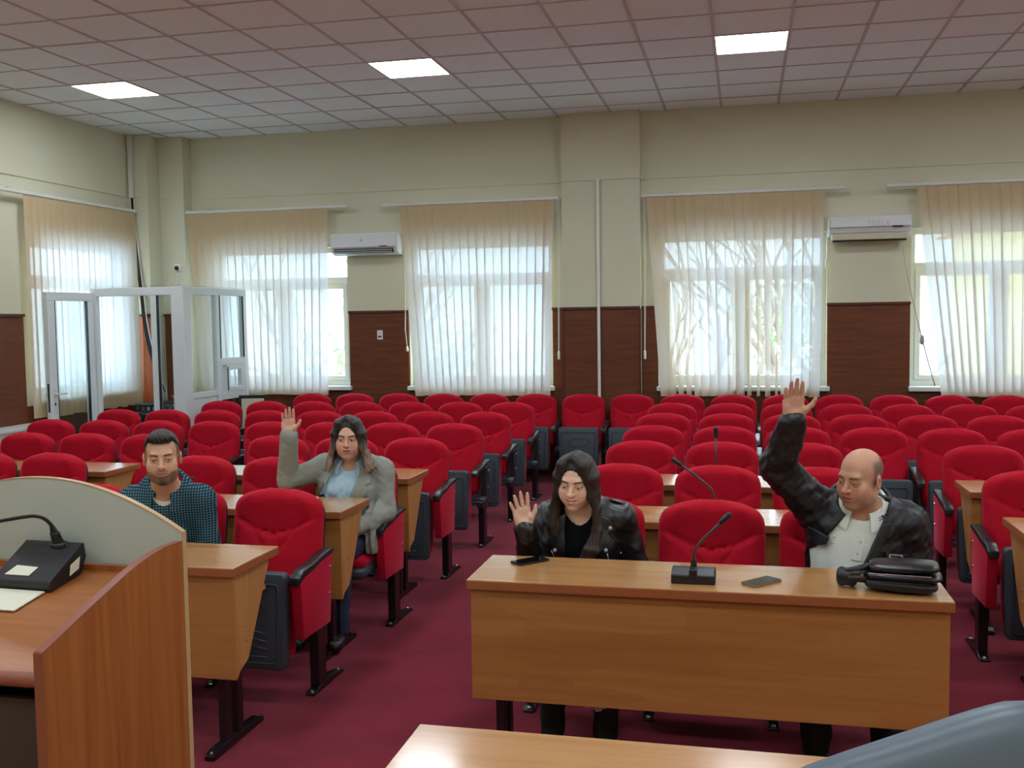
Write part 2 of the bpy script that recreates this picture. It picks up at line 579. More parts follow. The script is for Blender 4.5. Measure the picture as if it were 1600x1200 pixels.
# ------------------------------------------------------------------ vertical blinds
def blind(a0, a1, s0, s1, zrail, zbot, label, lean0, lean1, seed, left=False, open_amt=0.0, skip=(), cord_at=None):
    """a = position along the wall; local x along wall, y away from the wall into the room is negative"""
    e = empty('vertical_blind', (0, 0, 0), label, 'blind', 'vertical window blinds')
    off = .105 if left else .14
    if left:
        e.location = (XL, 0, 0)
        e.rotation_euler = (0, 0, math.pi / 2)
    else:
        e.location = (0, YB, 0)
    G().box(a0, a1, -off - .022, -off + .022, zrail - .018, zrail + .018).obj('head_rail', 'rail_white', e, bevel=.004)
    for a in (a0 + .3 * (a1 - a0) * .5, a1 - .3 * (a1 - a0) * .5):
        G().box(a - .02, a + .02, -off - .01, 0, zrail + .018, zrail + .026).obj('rail_bracket', 'grid_metal', e)
    r = random.Random(seed)
    pitch = .102
    n = int(round((s1 - s0) / pitch))
    pitch = (s1 - s0) / n
    w = pitch * 1.10
    for i in range(n):
        if i in skip:
            continue
        t = (i + .5) / n
        cx = s0 + pitch * (i + .5)
        ln = lean0 * (1 - t) ** 2.2 + lean1 * t ** 3
        ang = math.radians(7 + r.uniform(-2, 2)) * (-1 if left else 1)
        tw = r.uniform(-1, 1) * .06 + open_amt * r.uniform(-.2, 1.0)
        ztop = zrail - .02
        zb = zbot + r.uniform(-.008, .008)
        sway = r.uniform(-.006, .006)
        nv = 12

        def fn(u, v, cx=cx, ln=ln, ang=ang, tw=tw, sway=sway, zb=zb):
            z = ztop + (zb - ztop) * v
            al = ang + tw * min(1, v * 1.4) ** 1.3
            s = (u - .5) * w
            c = .004 * (1 - (2 * u - 1) ** 2)
            return (cx + ln * v + sway * math.sin(v * 4) + s * math.cos(al) + c * math.sin(al), -off + s * math.sin(al) - c * math.cos(al), z)
        o = grid_mesh(fn, 5, nv, 'slat', 'blind').obj('slat', 'blind', e, smooth=True)
    # bottom chain
    if cord_at is not None:
        xa, z1 = cord_at
        G().tube([(xa, -off - .01, zrail), (xa + .004, -off - .012, (zrail + z1) / 2), (xa, -off - .014, z1)], .004, 6).obj('pull_cord', 'cable_white', e)
        G().tube([(xa + .022, -off - .01, zrail), (xa + .02, -off - .012, (zrail + z1) / 2), (xa + .008, -off - .014, z1)], .003, 6).obj('pull_cord', 'cable_white', e)
        G().lathe((xa + .004, -off - .014, z1 - .1), [(0, .008), (.01, .013), (.09, .013), (.1, .006)], n=10).obj('cord_weight', 'cable_white', e, smooth=True, sharp=.8)
    return e


blind(-6.68, -4.556, -6.66, -4.82, 3.165, .93, 'cream vertical blind left of the left air conditioner', .16, -.05, 1, cord_at=None)
blind(-4.136, -2.03, -3.91, -2.09, 3.155, .925, 'cream vertical blind between left air conditioner and middle pillar', .17, -.07, 2, cord_at=(-2.045, 1.44))
blind(-1.10, 1.06, -1.045, .83, 3.14, .925, 'cream vertical blind with gaps showing bare branches, right of the pillar', .16, -.05, 3, open_amt=1.15, cord_at=(-1.075, 1.44))
blind(1.448, 3.7, 1.75, 3.55, 3.14, .93, 'cream vertical blind at right edge, swung aside beside the air conditioner', .28, -.05, 4, skip=())
blind(8.3, 10.82, 8.90, 10.80, 3.165, .84, 'cream vertical blind on the left wall', .02, .02, 5, left=True)

# ------------------------------------------------------------------ air conditioners
def aircon(x0, x1, z0, z1, label, beige=False):
    w = x1 - x0
    h = z1 - z0
    e = empty('air_conditioner', (x0, YB, z0), label, 'air conditioner', 'wall air conditioners')
    G().prism([(0, 0), (-.10, 0), (-.17, .03), (-.20, .09), (-.205, h - .03), (-.19, h), (0, h)], 'x', 0, w).obj('body', 'ac_white', e, bevel=.008)
    G().box(.012, w - .012, -.213, -.203, .085, h - .02).obj('front_panel', 'ac_white', e, bevel=.004)
    if not beige:
        G().box(.05, w - .05, -.206, -.12, .02, .07).obj('air_outlet', 'dark_slot', e)
        for k in range(2):
            G().box(.06, w - .06, -.214, -.206, .026 + k * .022, .032 + k * .022).obj('louver', 'rail_white', e)
        G().box(w * .74, w * .86, -.216, -.212, .088, .098).obj('display', 'dark_slot', e)
    else:
        G().box(.03, w - .04, -.2, -.06, -.045, .02).obj('louver', 'ac_beige', e, bevel=.006)
        G().box(.04, w - .05, -.16, -.08, -.06, -.045).obj('air_outlet', 'dark_slot', e)
        G().box(w * .76, w * .89, -.217, -.212, .03 + .045, .045 + .045).obj('display', 'dark_slot', e, bevel=.002)
    if beige:
        txt = bpy.data.curves.new('maker_mark', 'FONT')
        txt.body = 'TESLA'
        txt.size = .07
        txt.space_character = 1.25
        txt.extrude = .0005
        txt.materials.append(MATS['faint_mark'])
        tmp = link('maker_mark_text', txt)
        bpy.context.view_layer.update()
        me = bpy.data.meshes.new_from_object(tmp.evaluated_get(bpy.context.evaluated_depsgraph_get()))
        bpy.data.objects.remove(tmp)
        o = link('maker_mark', me, e)
        o.location = (w * .46, -.2145, h * .47)
        o.rotation_euler = (math.pi / 2, 0, 0)
    else:
        G().lathe((w * .47, -.2132, h * .66), [(0, .016), (.001, .016)], axis=(0, -1, 0), n=12).obj('maker_mark', 'grid_metal', e)
    return e


aircon(-4.76, -3.93, 2.585, 2.835, 'white wall air conditioner with open dark vent, left of the middle pillar')
aircon(.875, 1.70, 2.63, 2.825, 'white wall air conditioner with beige lower flap, at the right', beige=True)
# cable with plug hanging from right air conditioner, over the blind at right
tag(G().tube(bez((1.60, YB - .2, 2.55), (1.66, YB - .22, 2.1), (1.80, YB - .24, 1.54), 10) + bez((1.80, YB - .24, 1.54), (1.86, YB - .24, 1.3), (1.93, YB - .24, 1.05), 8)[1:], .006, 6).lathe((1.80, YB - .24, 1.48), [(0, .012), (.02, .024), (.08, .02), (.1, .008)], n=10).obj('power_cord', 'grid_metal', smooth=True), 'thin grey cord with a plug hanging under the right air conditioner', 'cord')
tag(G().tube([(-3.90, YB - .03, 2.58), (-3.90, YB - .03, 1.98), (-3.905, YB - .045, 1.7), (-3.885, YB - .045, 1.5)], .006, 6).lathe((-3.885, YB - .045, 1.44), [(0, .012), (.02, .018), (.06, .012)], n=8).obj('blind_cord', 'cable_white', smooth=True), 'white pull cord hanging beside the left air conditioner', 'cord')

# ------------------------------------------------------------------ translator booth in the left corner
BX0, BX1, BY0, BY1, BH = -6.95, -5.89, 9.7, 11.08, 2.205
booth = empty('glass_booth', (0, 0, 0), 'white framed glass interpreter booth in the left corner', 'booth')


def post(x0, x1, y0, y1, z0, z1, name='post'):
    return G().box(x0, x1, y0, y1, z0, z1).obj(name, 'upvc', booth, bevel=.006)


post(BX1 - .10, BX1 + .05, BY0 - .05, BY0 + .10, 0, BH)          # corner post
post(BX0 - .04, BX0 + .04, BY0 - .03, BY0 + .03, 0, BH)
post(BX0 + .04, BX1 - .10, BY0 - .03, BY0 + .03, BH - .09, BH, 'top_rail')
post(-6.25, -6.17, BY0 - .03, BY0 + .03, 0, BH - .09)
post(-6.17, BX1 - .10, BY0 - .03, BY0 + .03, 0, .09, 'bottom_rail')
G().box(-6.17, BX1 - .10, BY0 - .003, BY0 + .003, .09, BH - .09).obj('pane', 'glass', booth)
for (x0, x1) in ((-6.175, -6.163), (BX1 - .108, BX1 - .098)):
    G().box(x0, x1, BY0 - .034, BY0 + .0, .09, BH - .09).obj('gasket', 'gasket', booth)
# right side, going back
XS = BX1
post(XS - .03, XS + .03, BY0 + .10, BY1, BH - .08, BH, 'top_rail')
post(XS - .03, XS + .03, BY1 - .08, BY1, 0, BH - .08)
post(XS - .03, XS + .03, 10.36, 10.44, 0, BH - .08)
post(XS - .03, XS + .03, BY0 + .10, 10.36, .98, 1.04, 'middle_rail')
G().box(XS - .003, XS + .003, BY0 + .10, 10.36, 1.04, BH - .08).obj('pane', 'glass', booth)
G().box(XS - .012, XS + .012, BY0 + .10, 10.36, .1, .98).obj('lower_panel', 'upvc', booth)
post(XS - .03, XS + .03, 10.44, BY1 - .08, 1.32, 1.40, 'middle_rail')
G().box(XS - .003, XS + .003, 10.44, BY1 - .08, 1.40, BH - .08).obj('pane', 'glass', booth)
post(XS - .028, XS + .028, 10.44, BY1 - .08, .92, 1.0, 'middle_rail')
post(XS - .028, XS + .028, 10.57, 10.64, 1.0, 1.32)
post(XS - .028, XS + .028, 10.44, 10.48, 1.0, 1.32)
post(XS - .028, XS + .028, 10.92, 11.0, 1.0, 1.32)
G().box(XS - .028, XS + .028, 10.64, 10.92, 1.26, 1.32).box(XS - .028, XS + .028, 10.64, 10.92, 1.0, 1.06).obj('hatch_frame', 'upvc', booth, bevel=.004)
G().box(XS - .004, XS + .004, 10.64, 10.92, 1.06, 1.26).obj('pane', 'glass', booth)
G().box(XS - .004, XS + .004, 10.44, BY1 - .08, .1, .92).obj('pane', 'glass', booth)
G().box(XS + .02, XS + .034, 10.58, 10.595, 1.02, 1.3).obj('gasket', 'gasket', booth)
G().box(XS + .02, XS + .034, 10.442, 10.454, 1.4, BH - .08).obj('gasket', 'gasket', booth)
G().box(XS + .02, XS + .034, BY1 - .094, BY1 - .08, 1.4, BH - .08).obj('gasket', 'gasket', booth)
G().box(BX0, BX1, BY0, BY1, BH, BH + .02).obj('roof_sheet', 'glass', booth)
# open door leaf
dang = math.radians(262.1)
door = empty('door', (BX0 - .02, BY0 - .035, 0), rz=dang)
door.parent = booth
LW, LH = .64, BH - .05
dl = G()
dl.box(0, LW, -.03, .03, LH - .09, LH).box(0, LW, -.03, .03, .05, .16).box(0, .09, -.03, .03, .16, LH - .09).box(LW - .10, LW, -.03, .03, .16, LH - .09)
leaf = dl.obj('door_frame', 'upvc', door, bevel=.005)
G().box(.09, LW - .10, -.003, .003, .16, LH - .09).obj('pane', 'glass', door)
G().box(LW - .105, LW - .098, .0, .033, .16, LH - .09).box(.088, .095, .0, .033, .16, LH - .09).obj('gasket', 'gasket', door)
hd = G().box(LW - .06, LW - .03, .03, .04, .92, 1.14)
hd.tube([(LW - .045, .03, 1.09), (LW - .045, .075, 1.09), (LW - .06, .08, 1.09), (LW - .17, .078, 1.092)], .009, 8)
hd.tube([(LW - .045, -.03, 1.09), (LW - .045, -.075, 1.09), (LW - .17, -.078, 1.09)], .009, 8)
hd.obj('handle', 'rail_white', door, smooth=True, sharp=.6)
G().box(LW - .052, LW - .036, .038, .043, .97, 1.0).obj('keyhole', 'dark_slot', door)
G().box(LW - .001, LW + .002, -.012, .012, .9, 1.2).obj('latch_plate', 'dark_slot', door)

# kit inside the booth
e = empty('equipment_case', (-6.56, 10.42, 0), 'black stacked audio equipment case inside the glass booth', 'equipment')
G().box(-.30, .28, -.25, .25, 0, .78).obj('case', 'equipment', e, bevel=.02)
G().box(-.27, .25, -.24, .22, .80, .90).obj('mixer', 'equipment', e, bevel=.015)
for k in range(7):
    G().box(-.24 + k * .07, -.20 + k * .07, -.255, -.24, .82, .86).obj('knob', 'silver', e)
G().box(-.31, .29, -.26, .26, .775, .79).obj('case_trim', 'silver', e)
e = empty('folding_table', (-6.20, 10.5, 0), 'small pale table standing inside the glass booth', 'table')
G().box(-.06, .25, -.45, .45, .98, 1.005).obj('table_top', 'ac_beige', e, bevel=.004)
for (a, b) in ((-.04, -.42), (.22, -.42), (-.04, .42), (.22, .42)):
    G().box(a - .015, a + .015, b - .015, b + .015, 0, .98).obj('leg', 'grid_metal', e)
e = empty('flat_screen', (-5.62, 10.72, .62), 'dark framed picture panel leaning at the foot of the booth', 'panel', rz=.3)
o = G().box(-.16, .16, -.015, .015, -.62, .34).obj('frame', 'equipment', e, bevel=.005)
G().box(-.13, .13, -.018, -.014, -.58, .3).obj('face', 'ac_beige', e)
# cables from the corner down to the booth
cb = empty('cable_bundle', (-6.98, 10.82, 1.0), 'black and white cables running down the left corner into the booth', 'cables')
for k in range(5):
    dx = k * .012
    pts = [(-7.20 + dx * .6, 10.835, 3.33), (-7.19 + dx * .6, 10.835, 3.0), (-7.15 + dx, 10.83, 2.4)] + bez((-7.10 + dx, 10.80, 2.1), (-7.05 + dx, 10.75, 1.6), (-6.78 + dx * 2.4, 10.6, 1.15 - .05 * k), 8)
    o = G().tube([Vector(p) - Vector((-6.98, 10.82, 1.0)) for p in pts], .007 if k < 4 else .006, 6).obj('cable', 'cable_black' if k < 4 else 'cable_white', cb, smooth=True)
G().box(-7.225, -7.17, 10.82, 10.845, 3.33, ZC).obj('cable_duct', 'rail_white', pc)
# camera on pole above the booth
e = empty('webcam', (BX1 - .05, BY0 + .05, BH + .021), 'small white camera with black lens ball on top of the booth', 'camera')
G().tube([(0, 0, 0), (0, 0, .14)], .008, 8).obj('pole', 'rail_white', e, smooth=True)
G().box(-.04, .04, -.03, .03, .14, .22).obj('housing', 'rail_white', e, bevel=.012)
G().lathe((0, -.03, .18), [(0, .02), (.012, .024), (.028, .018), (.034, .004)], axis=(0, -1, 0), n=14).obj('lens', 'dark_slot', e, smooth=True)
G().tube(bez((.0, .02, .15), (-.12, .04, .12), (-.16, .05, .0), 8), .003, 6).obj('cable', 'cable_white', e)

# white table along the left wall with a microphone
e = empty('side_table', (-7.0, 8.4, 0), 'long white table standing under the left window', 'table')
G().box(-.22, .05, -1.5, .60, .765, .80).obj('table_top', 'white_table', e, bevel=.004)
G().box(.02, .035, -1.45, .56, .26, .765).obj('front_panel', 'white_table', e)
for y in (-1.4, .52):
    G().box(-.18, .02, y - .02, y + .02, 0, .765).obj('leg', 'white_table', e)


# ------------------------------------------------------------------ microphones
def gooseneck(name, loc, pts, label, r=.006, head=.011, base=(.115, .095, .05), stem='mic_grey', hl=.05, rz=0.0):
    """pts: local polyline from the base top to the tip"""
    e = empty(name, loc, label, 'microphone', 'desk microphones', rz=rz)
    bx, by, bz = base
    G().prism([(-by, 0), (by, 0), (by, bz * .55), (by * .5, bz), (-by * .2, bz), (-by, bz * .7)], 'x', -bx, bx).obj('base', 'mic_black', e, bevel=.006)
    G().box(-bx * .18, bx * .18, -by - .004, -by * .1, bz * .5, bz + .006).obj('button_panel', 'mic_black', e, bevel=.003)
    G().lathe((pts[0][0], pts[0][1], bz * .7), [(0, .014), (.03, .012), (.045, .009)], n=12).obj('neck_socket', 'mic_black', e, smooth=True, sharp=.6)
    P = [Vector(p) for p in pts]
    G().tube(P, r, 8).obj('gooseneck', stem, e, smooth=True)
    t = (P[-1] - P[-2]).normalized()
    G().lathe(P[-1] - t * .005, [(0, r * 1.1), (.006, head), (hl, head * 1.15), (hl + .008, head * .6)], axis=t, n=12).obj('mic_head', 'mic_black', e, smooth=True, sharp=.7)
    return e


# ------------------------------------------------------------------ exterior
gnd = G()
nx, ny = 24, 14
rr = random.Random(9)
vs, fs = [], []
for j in range(ny):
    for i in range(nx):
        x = -60 + 120 * i / (nx - 1)
        y = 12.5 + 70 * j / (ny - 1)
        t = max(0, (y - 24) / 55)
        vs.append((x, y, -4 + 15 * t ** 1.1 + rr.uniform(-.5, .5) * (t > 0)))
for j in range(ny - 1):
    for i in range(nx - 1):
        fs.append((j * nx + i, j * nx + i + 1, (j + 1) * nx + i + 1, (j + 1) * nx + i))
tag(gnd.add(vs, fs).obj('hillside', 'hill', smooth=True), 'hillside outside beyond the windows, white haze in its colour', 'hillside', kind='structure')


def tree(x, y, z, h, seed, label):
    r = random.Random(seed)
    e = empty('bare_tree', (x, y, z), label, 'tree', 'bare trees outside')
    g = G()

    def grow(p, d, L, rad, depth):
        pts = [p]
        for k in range(3):
            d = (d + Vector((r.uniform(-.25, .25), r.uniform(-.25, .25), r.uniform(-.05, .2)))).normalized()
            pts.append(pts[-1] + d * L / 3)
        g.tube(pts, [rad, rad * .85, rad * .72, rad * .6], 5, cap=False)
        if depth == 0:
            return
        for k in range(3 if depth > 1 else 2):
            nd = (d + Vector((r.uniform(-1, 1), r.uniform(-.7, .7), r.uniform(-.2, .7))) * .8).normalized()
            grow(pts[r.choice((2, 3))], nd, L * r.uniform(.6, .85), rad * .58, depth - 1)
    grow(Vector((0, 0, 0)), Vector((0, 0, 1)), h * .42, h * .022, 4)
    g.obj('branches', 'bark', e, smooth=True)


tree(-.3, 15.8, -4, 7.2, 5, 'bare branching tree outside the window right of the pillar')
tree(.9, 17.6, -4, 7.6, 8, 'bare thin tree behind the swung blind slats, farther outside')
tree(-5.6, 17.0, -4, 7.0, 12, 'bare tree seen at the edge of the window by the left air conditioner')


def bush(x, y, z, s, seed, label):
    r = random.Random(seed)
    g = G()
    for k in range(900):
        a, b, c = r.gauss(0, .4), r.gauss(0, .4), r.gauss(0, .35)
        q = Vector((a, b, c)) * s
        d1 = Vector((r.uniform(-1, 1), r.uniform(-1, 1), r.uniform(-1, 1))).normalized() * .07 * s
        d2 = d1.orthogonal().normalized() * .04 * s
        g.add([q - d1, q + d2, q + d1, q - d2], [(0, 1, 2, 3)])
    o = g.obj('bush', 'foliage')
    o.location = (x, y, z)
    tag(o, label, 'bush', 'bushes outside')


bush(-7.3, 21, .6, 2.0, 1, 'green bush outside at the right edge of the leftmost window')
bush(1.0, 24, 1.6, 1.4, 2, 'small green bush on the hillside outside the branch window')
e = empty('far_house', (4.6, 19.5, -3.9), 'pale yellow house outside the right window', 'house')
G().box(0, 4, 0, 5, 0, 7.4).obj('house_wall', 'yellow_paint', e)
G().prism([(-.3, 7.4), (4.3, 7.4), (2, 9)], 'y', -.3, 5.3).obj('roof', 'roof_tile', e)
for k in range(3):
    G().box(.5 + k * 1.2, 1.2 + k * 1.2, -.04, 0, 5.2, 6.6).obj('window', 'far_white', e)

# ------------------------------------------------------------------ desks
DESK_Y = [3.66, 4.87, 5.98]
DZ = .80


def desk(x0, x1, y0, label, group='wooden row desks', w=.42, open_left=True, open_right=True):
    e = empty('desk', (x0, y0, 0), label, 'desk', group)
    L = x1 - x0
    d = w
    # top: slab with a wood face and darker edge band
    G().box(0, L, 0, d, DZ - .038, DZ - .002).obj('edge_band', 'desk_edge', e, bevel=.003)
    G().box(.001, L - .001, .001, d - .001, DZ - .004, DZ).obj('desk_top', 'desk_top_wood', e, bevel=.0015)
    G().box(.012, L - .012, .022, .04, .325, DZ - .038).obj('front_panel', 'desk_wood', e, bevel=.002)
    side = [(.04, DZ - .038), (d - .05, DZ - .038), (.15, .375), (.075, .345), (.06, .325), (.04, .325)]
    for a in (.02, L - .038):
        G().prism(side, 'x', a, a + .018).obj('side_panel', 'desk_side_wood', e, bevel=.0015)
        for k in range(2):
            G().lathe((a + (0 if a < .1 else .018), .13, .52 - .06 * k), [(0, .004), (.002, .004)], axis=(-1 if a < .1 else 1, 0, 0), n=8).obj('screw', 'silver', e)
    G().box(.04, L - .04, .06, d - .06, .62, .638).obj('under_shelf', 'desk_side_wood', e)
    for a in (.11, L - .11):
        lg = G().box(a - .018, a + .018, .075, .125, .03, .6).box(a - .018, a + .018, .175, .225, .03, .6)
        lg.obj('leg', 'black_metal', e, bevel=.004)
        ft = G().prism([(-.04, .0), (.40, .0), (.40, .022), (.36, .035), (0, .035), (-.04, .022)], 'x', a - .022, a + .022).obj('foot', 'black_metal', e, bevel=.003)
        for y in (-.02, .38):
            G().lathe((a, y, .026), [(0, .009), (.005, .007), (.007, .003)], n=8).obj('bolt', 'bolt', ft)
    return e


desk(-1.045, .715, DESK_Y[0], 'big wooden front desk with phones, microphone and black bag')
desk(-1.045, .715, DESK_Y[1], 'wooden desk directly behind the woman in the black leather jacket')
desk(-1.045, .715, DESK_Y[2], 'wooden desk in the third row, right of the centre aisle')
desk(-3.79, -2.035, DESK_Y[0], 'wooden desk in front of the man in the plaid shirt')
desk(-3.82, -2.07, DESK_Y[1], 'wooden desk in front of the woman in the grey blazer')
desk(-3.83, -2.075, DESK_Y[2], 'wooden desk directly behind the woman in the grey blazer')
desk(-6.0, -4.26, DESK_Y[2], 'wooden desk end at far left, left of the plaid-shirted man')
desk(-6.0, -4.26, DESK_Y[1], 'wooden desk at the far left edge behind the lectern top')
desk(1.235, 2.98, DESK_Y[1] - .03, 'wooden desk corner at the right edge, nearer of two')
desk(1.235, 2.98, DESK_Y[2], 'wooden desk corner at the right, farther of two')

# ------------------------------------------------------------------ auditorium chairs
def back_half_width(t):
    """t 0 bottom .. 1 top"""
    w = .220 + .022 * min(1, t / .35) if t < .35 else .242
    r = .30
    if t > 1 - r:
        k = (t - (1 - r)) / r
        k = min(k, 1)
        w *= max(0, 1 - k ** 3.2) ** (1 / 2.6) * .62 + .38 * (1 - k ** 6)
    return max(w, .06)


BZ0, BZ1 = .40, .96


def back_axis(t):
    """centre line y,z of the cushion front before bulge (recline)"""
    z = BZ0 + (BZ1 - BZ0) * t
    y = -.135 + .115 * t + .02 * math.sin(math.pi * t)
    return y, z


def seg_dist(p, a, b):
    ax, ay = a
    bx, by = b
    vx, vy = bx - ax, by - ay
    t = max(0, min(1, ((p[0] - ax) * vx + (p[1] - ay) * vy) / (vx * vx + vy * vy)))
    return math.hypot(p[0] - ax - vx * t, p[1] - ay - vy * t), t


CREASE = []
for sg in (-1, 1):
    CREASE += [((sg * .178, .715), (sg * .098, .635), 1.0), ((sg * .098, .635), (sg * .0, .605), .75), ((sg * .105, .640), (sg * .045, .50), .95)]


def chair_back_front(u, v):
    s = 2 * u - 1
    t = 1 - (1 - v) ** 1.6
    # corner rounding of the outline
    hw = back_half_width(t)
    x = s * hw
    y, z = back_axis(t)
    edge = max(0, 1 - abs(s) ** 5) * max(0, 1 - max(0, (t - .82) / .18) ** 4) * max(0, 1 - max(0, (.1 - t) / .1) ** 3)
    bul = .055 * edge ** .7 + .015 * (1 - s * s) * math.sin(math.pi * min(1, t * 1.05))
    # side bolsters
    bul += .010 * math.exp(-((abs(s) - .8) / .16) ** 2) * (t < .95)
    # head roll above the crease, lumbar below
    lim = .605 + .11 * min(1, abs(x) / .178) ** 1.6
    if t > lim:
        k = min(1, (t - lim) / (.93 - lim))
        bul += (-.020 + .034 * k) * (1 - abs(s) ** 4)
    else:
        bul += .006 * math.exp(-((t - .44) / .14) ** 2) * (1 - s * s)
    g = 0
    pz = (x, t * .56 + .0)
    for (a, b, w) in CREASE:
        d, tt = seg_dist((x, t * (BZ1 - BZ0)), (a[0], a[1] * (BZ1 - BZ0)), (b[0], b[1] * (BZ1 - BZ0)))
        g = max(g, w * math.exp(-(d / .009) ** 2))
    bul -= .014 * g
    return (x, y - bul + .03, z)


NU, NV = 45, 53
g = grid_mesh(chair_back_front, NU, NV, 'backrest', 'red_fabric')
# close it: rear ring
rim = [j * NU for j in range(NV)] + [(NV - 1) * NU + i for i in range(1, NU)] + [j * NU + NU - 1 for j in range(NV - 2, -1, -1)] + [i for i in range(NU - 2, 0, -1)]
b0 = len(g.v)
for i in rim:
    x, y, z = g.v[i]
    g.v.append((x * .985, y + .03, z - (.004 if z > .9 else 0)))
n = len(rim)
for k in range(n):
    g.f.append((rim[k], rim[(k + 1) % n], b0 + (k + 1) % n, b0 + k))
g.f.append(tuple(range(b0, b0 + n)))
BACK_ME = g.mesh('backrest', 'red_fabric', smooth=True, sharp=1.2)


def shell_fn(off, sc):
    def fn(u, v):
        s = 2 * u - 1
        t = 1 - (1 - v) ** 1.6
        y, z = back_axis(t)
        e = (1 - abs(s) ** 4) * (1 - max(0, (t - .8) / .2) ** 4)
        return (s * back_half_width(t) * sc, y + .04 + off * (.62 + .38 * e), z * .985 + .002)
    return fn


g = grid_mesh(shell_fn(.055, .985), 21, 25, 'back_shell', 'black_plastic')
NU2, NV2 = 21, 25
rim = [j * NU2 for j in range(NV2)] + [(NV2 - 1) * NU2 + i for i in range(1, NU2)] + [j * NU2 + NU2 - 1 for j in range(NV2 - 2, -1, -1)] + [i for i in range(NU2 - 2, 0, -1)]
b0 = len(g.v)
for i in rim:
    x, y, z = g.v[i]
    g.v.append((x, y - .038, z))
n = len(rim)
for k in range(n):
    g.f.append((rim[k], rim[(k + 1) % n], b0 + (k + 1) % n, b0 + k))
g.f.append(tuple(range(b0, b0 + n)))
SHELL_ME = g.mesh('back_shell', 'black_plastic', smooth=True, sharp=.9)

# folded seat: plastic pan (underside towards the viewer) and cushion behind it
def round_rect(x0, x1, z0, z1, r, n=4):
    pts = []
    for (cx, cz, a0) in ((x1 - r, z1 - r, 0), (x0 + r, z1 - r, 90), (x0 + r, z0 + r, 180), (x1 - r, z0 + r, 270)):
        for k in range(n + 1):
            a = math.radians(a0 + 90 * k / n)
            pts.append((cx + r * math.cos(a), cz + r * math.sin(a)))
    return pts


def taper(pts, z0, z1, s0, s1):
    return [(p[0] * (s0 + (s1 - s0) * (p[1] - z0) / (z1 - z0)), p[1]) for p in pts]


pan = G()
PZ0, PZ1 = .16, .625
pan.prism(taper(round_rect(-.222, .222, PZ0, PZ1, .03), PZ0, PZ1, .93, 1.0), 'y', -.40, -.335)
PAN_ME = pan.mesh('seat_pan', 'pan_plastic', bevel=.012, seg=2, smooth=True, sharp=.7)
emb = G()
pt = taper(round_rect(-.185, .185, PZ0 + .035, PZ1 - .05, .02), PZ0, PZ1, .93, 1.0)
emb.tube([(p[0], -.402, p[1]) for p in pt] + [(pt[0][0], -.402, pt[0][1])], .0045, 6, cap=False)
emb.tube([(.11 * math.cos(a), -.402, .465 + .045 * math.sin(a)) for a in [2 * math.pi * k / 24 for k in range(25)]], .0035, 6, cap=False)
for k in range(4):
    zz = .335 - .036 * k
    up = .016 if k < 3 else .0
    emb.tube([(-.12, -.402, zz), (-.045, -.402, zz + up * .6), (0, -.402, zz + up), (.045, -.402, zz + up), (.12, -.402, zz)], .004, 6)
EMB_ME = emb.mesh('pan_ridges', 'pan_plastic', smooth=True)
CUSH_ME = G().prism(taper(round_rect(-.215, .215, PZ0 + .02, PZ1 - .03, .05), PZ0, PZ1, .93, 1.0), 'y', -.335, -.24).mesh('seat_cushion', 'red_fabric', bevel=.03, seg=3, smooth=True, sharp=1.2)
# seat in use: lowered
g = G().prism(round_rect(-.218, .218, -.52, -.09, .06), 'z', .40, .47)
CUSH_DOWN = g.mesh('seat_cushion', 'red_fabric', bevel=.03, seg=3, smooth=True, sharp=1.2)
g = G().prism(round_rect(-.22, .22, -.525, -.10, .05), 'z', .345, .405)
PAN_DOWN = g.mesh('seat_pan', 'pan_plastic', bevel=.02, seg=2, smooth=True, sharp=.9)

# standards (side supports): local x = 0 at the standard
cap_prof = [(-.41, .575), (-.405, .612), (-.36, .638), (-.25, .645), (-.12, .665), (-.02, .672), (.0, .66), (-.0, .648), (-.12, .638), (-.24, .612), (-.34, .602), (-.385, .585)]
ARM_ME = G().prism(cap_prof, 'x', -.027, .027).mesh('armrest', 'arm_plastic', bevel=.011, seg=3, smooth=True, sharp=1.0)
SIDE_ME = G().prism([(-.395, .60), (-.02, .645), (-.06, .305), (-.37, .31)], 'x', -.026, .026).mesh('side_panel', 'red_side_fabric', bevel=.006, smooth=True, sharp=.5)
BOLT_R = G().lathe((.026, 0, 0), [(0, .008), (.004, .007), (.006, .003)], axis=(1, 0, 0), n=10).mesh('bolt', 'bolt')
BOLT_L = G().lathe((-.026, 0, 0), [(0, .008), (.004, .007), (.006, .003)], axis=(-1, 0, 0), n=10).mesh('bolt', 'bolt')
BRACK_ME = G().prism([(-.15, .62), (-.02, .64), (-.04, .33), (-.13, .31)], 'x', -.024, .024).mesh('bracket', 'black_plastic', bevel=.005)
HINGE_ME = G().lathe((-.026, -.14, .34), [(0, .05), (.052, .05)], axis=(1, 0, 0), n=14).prism([(-.26, .31), (-.1, .32), (-.1, .36), (-.26, .36)], 'x', -.024, .024).mesh('hinge', 'black_plastic', bevel=.005)
LEG_ME = G().box(-.024, .024, -.215, -.125, .03, .33).mesh('leg', 'black_metal', bevel=.005)
FOOT_ME = G().prism([(-.27, 0), (.09, 0), (.09, .012), (.06, .018), (-.04, .035), (-.19, .035), (-.235, .018), (-.27, .012)], 'x', -.026, .026).mesh('foot', 'black_metal', bevel=.005)
FBOLT_ME = G().lathe((0, 0, .014), [(0, .012), (.006, .01), (.009, .004)], n=10).mesh('bolt', 'bolt')

PITCH_X = .5445
CHAIRS = {}


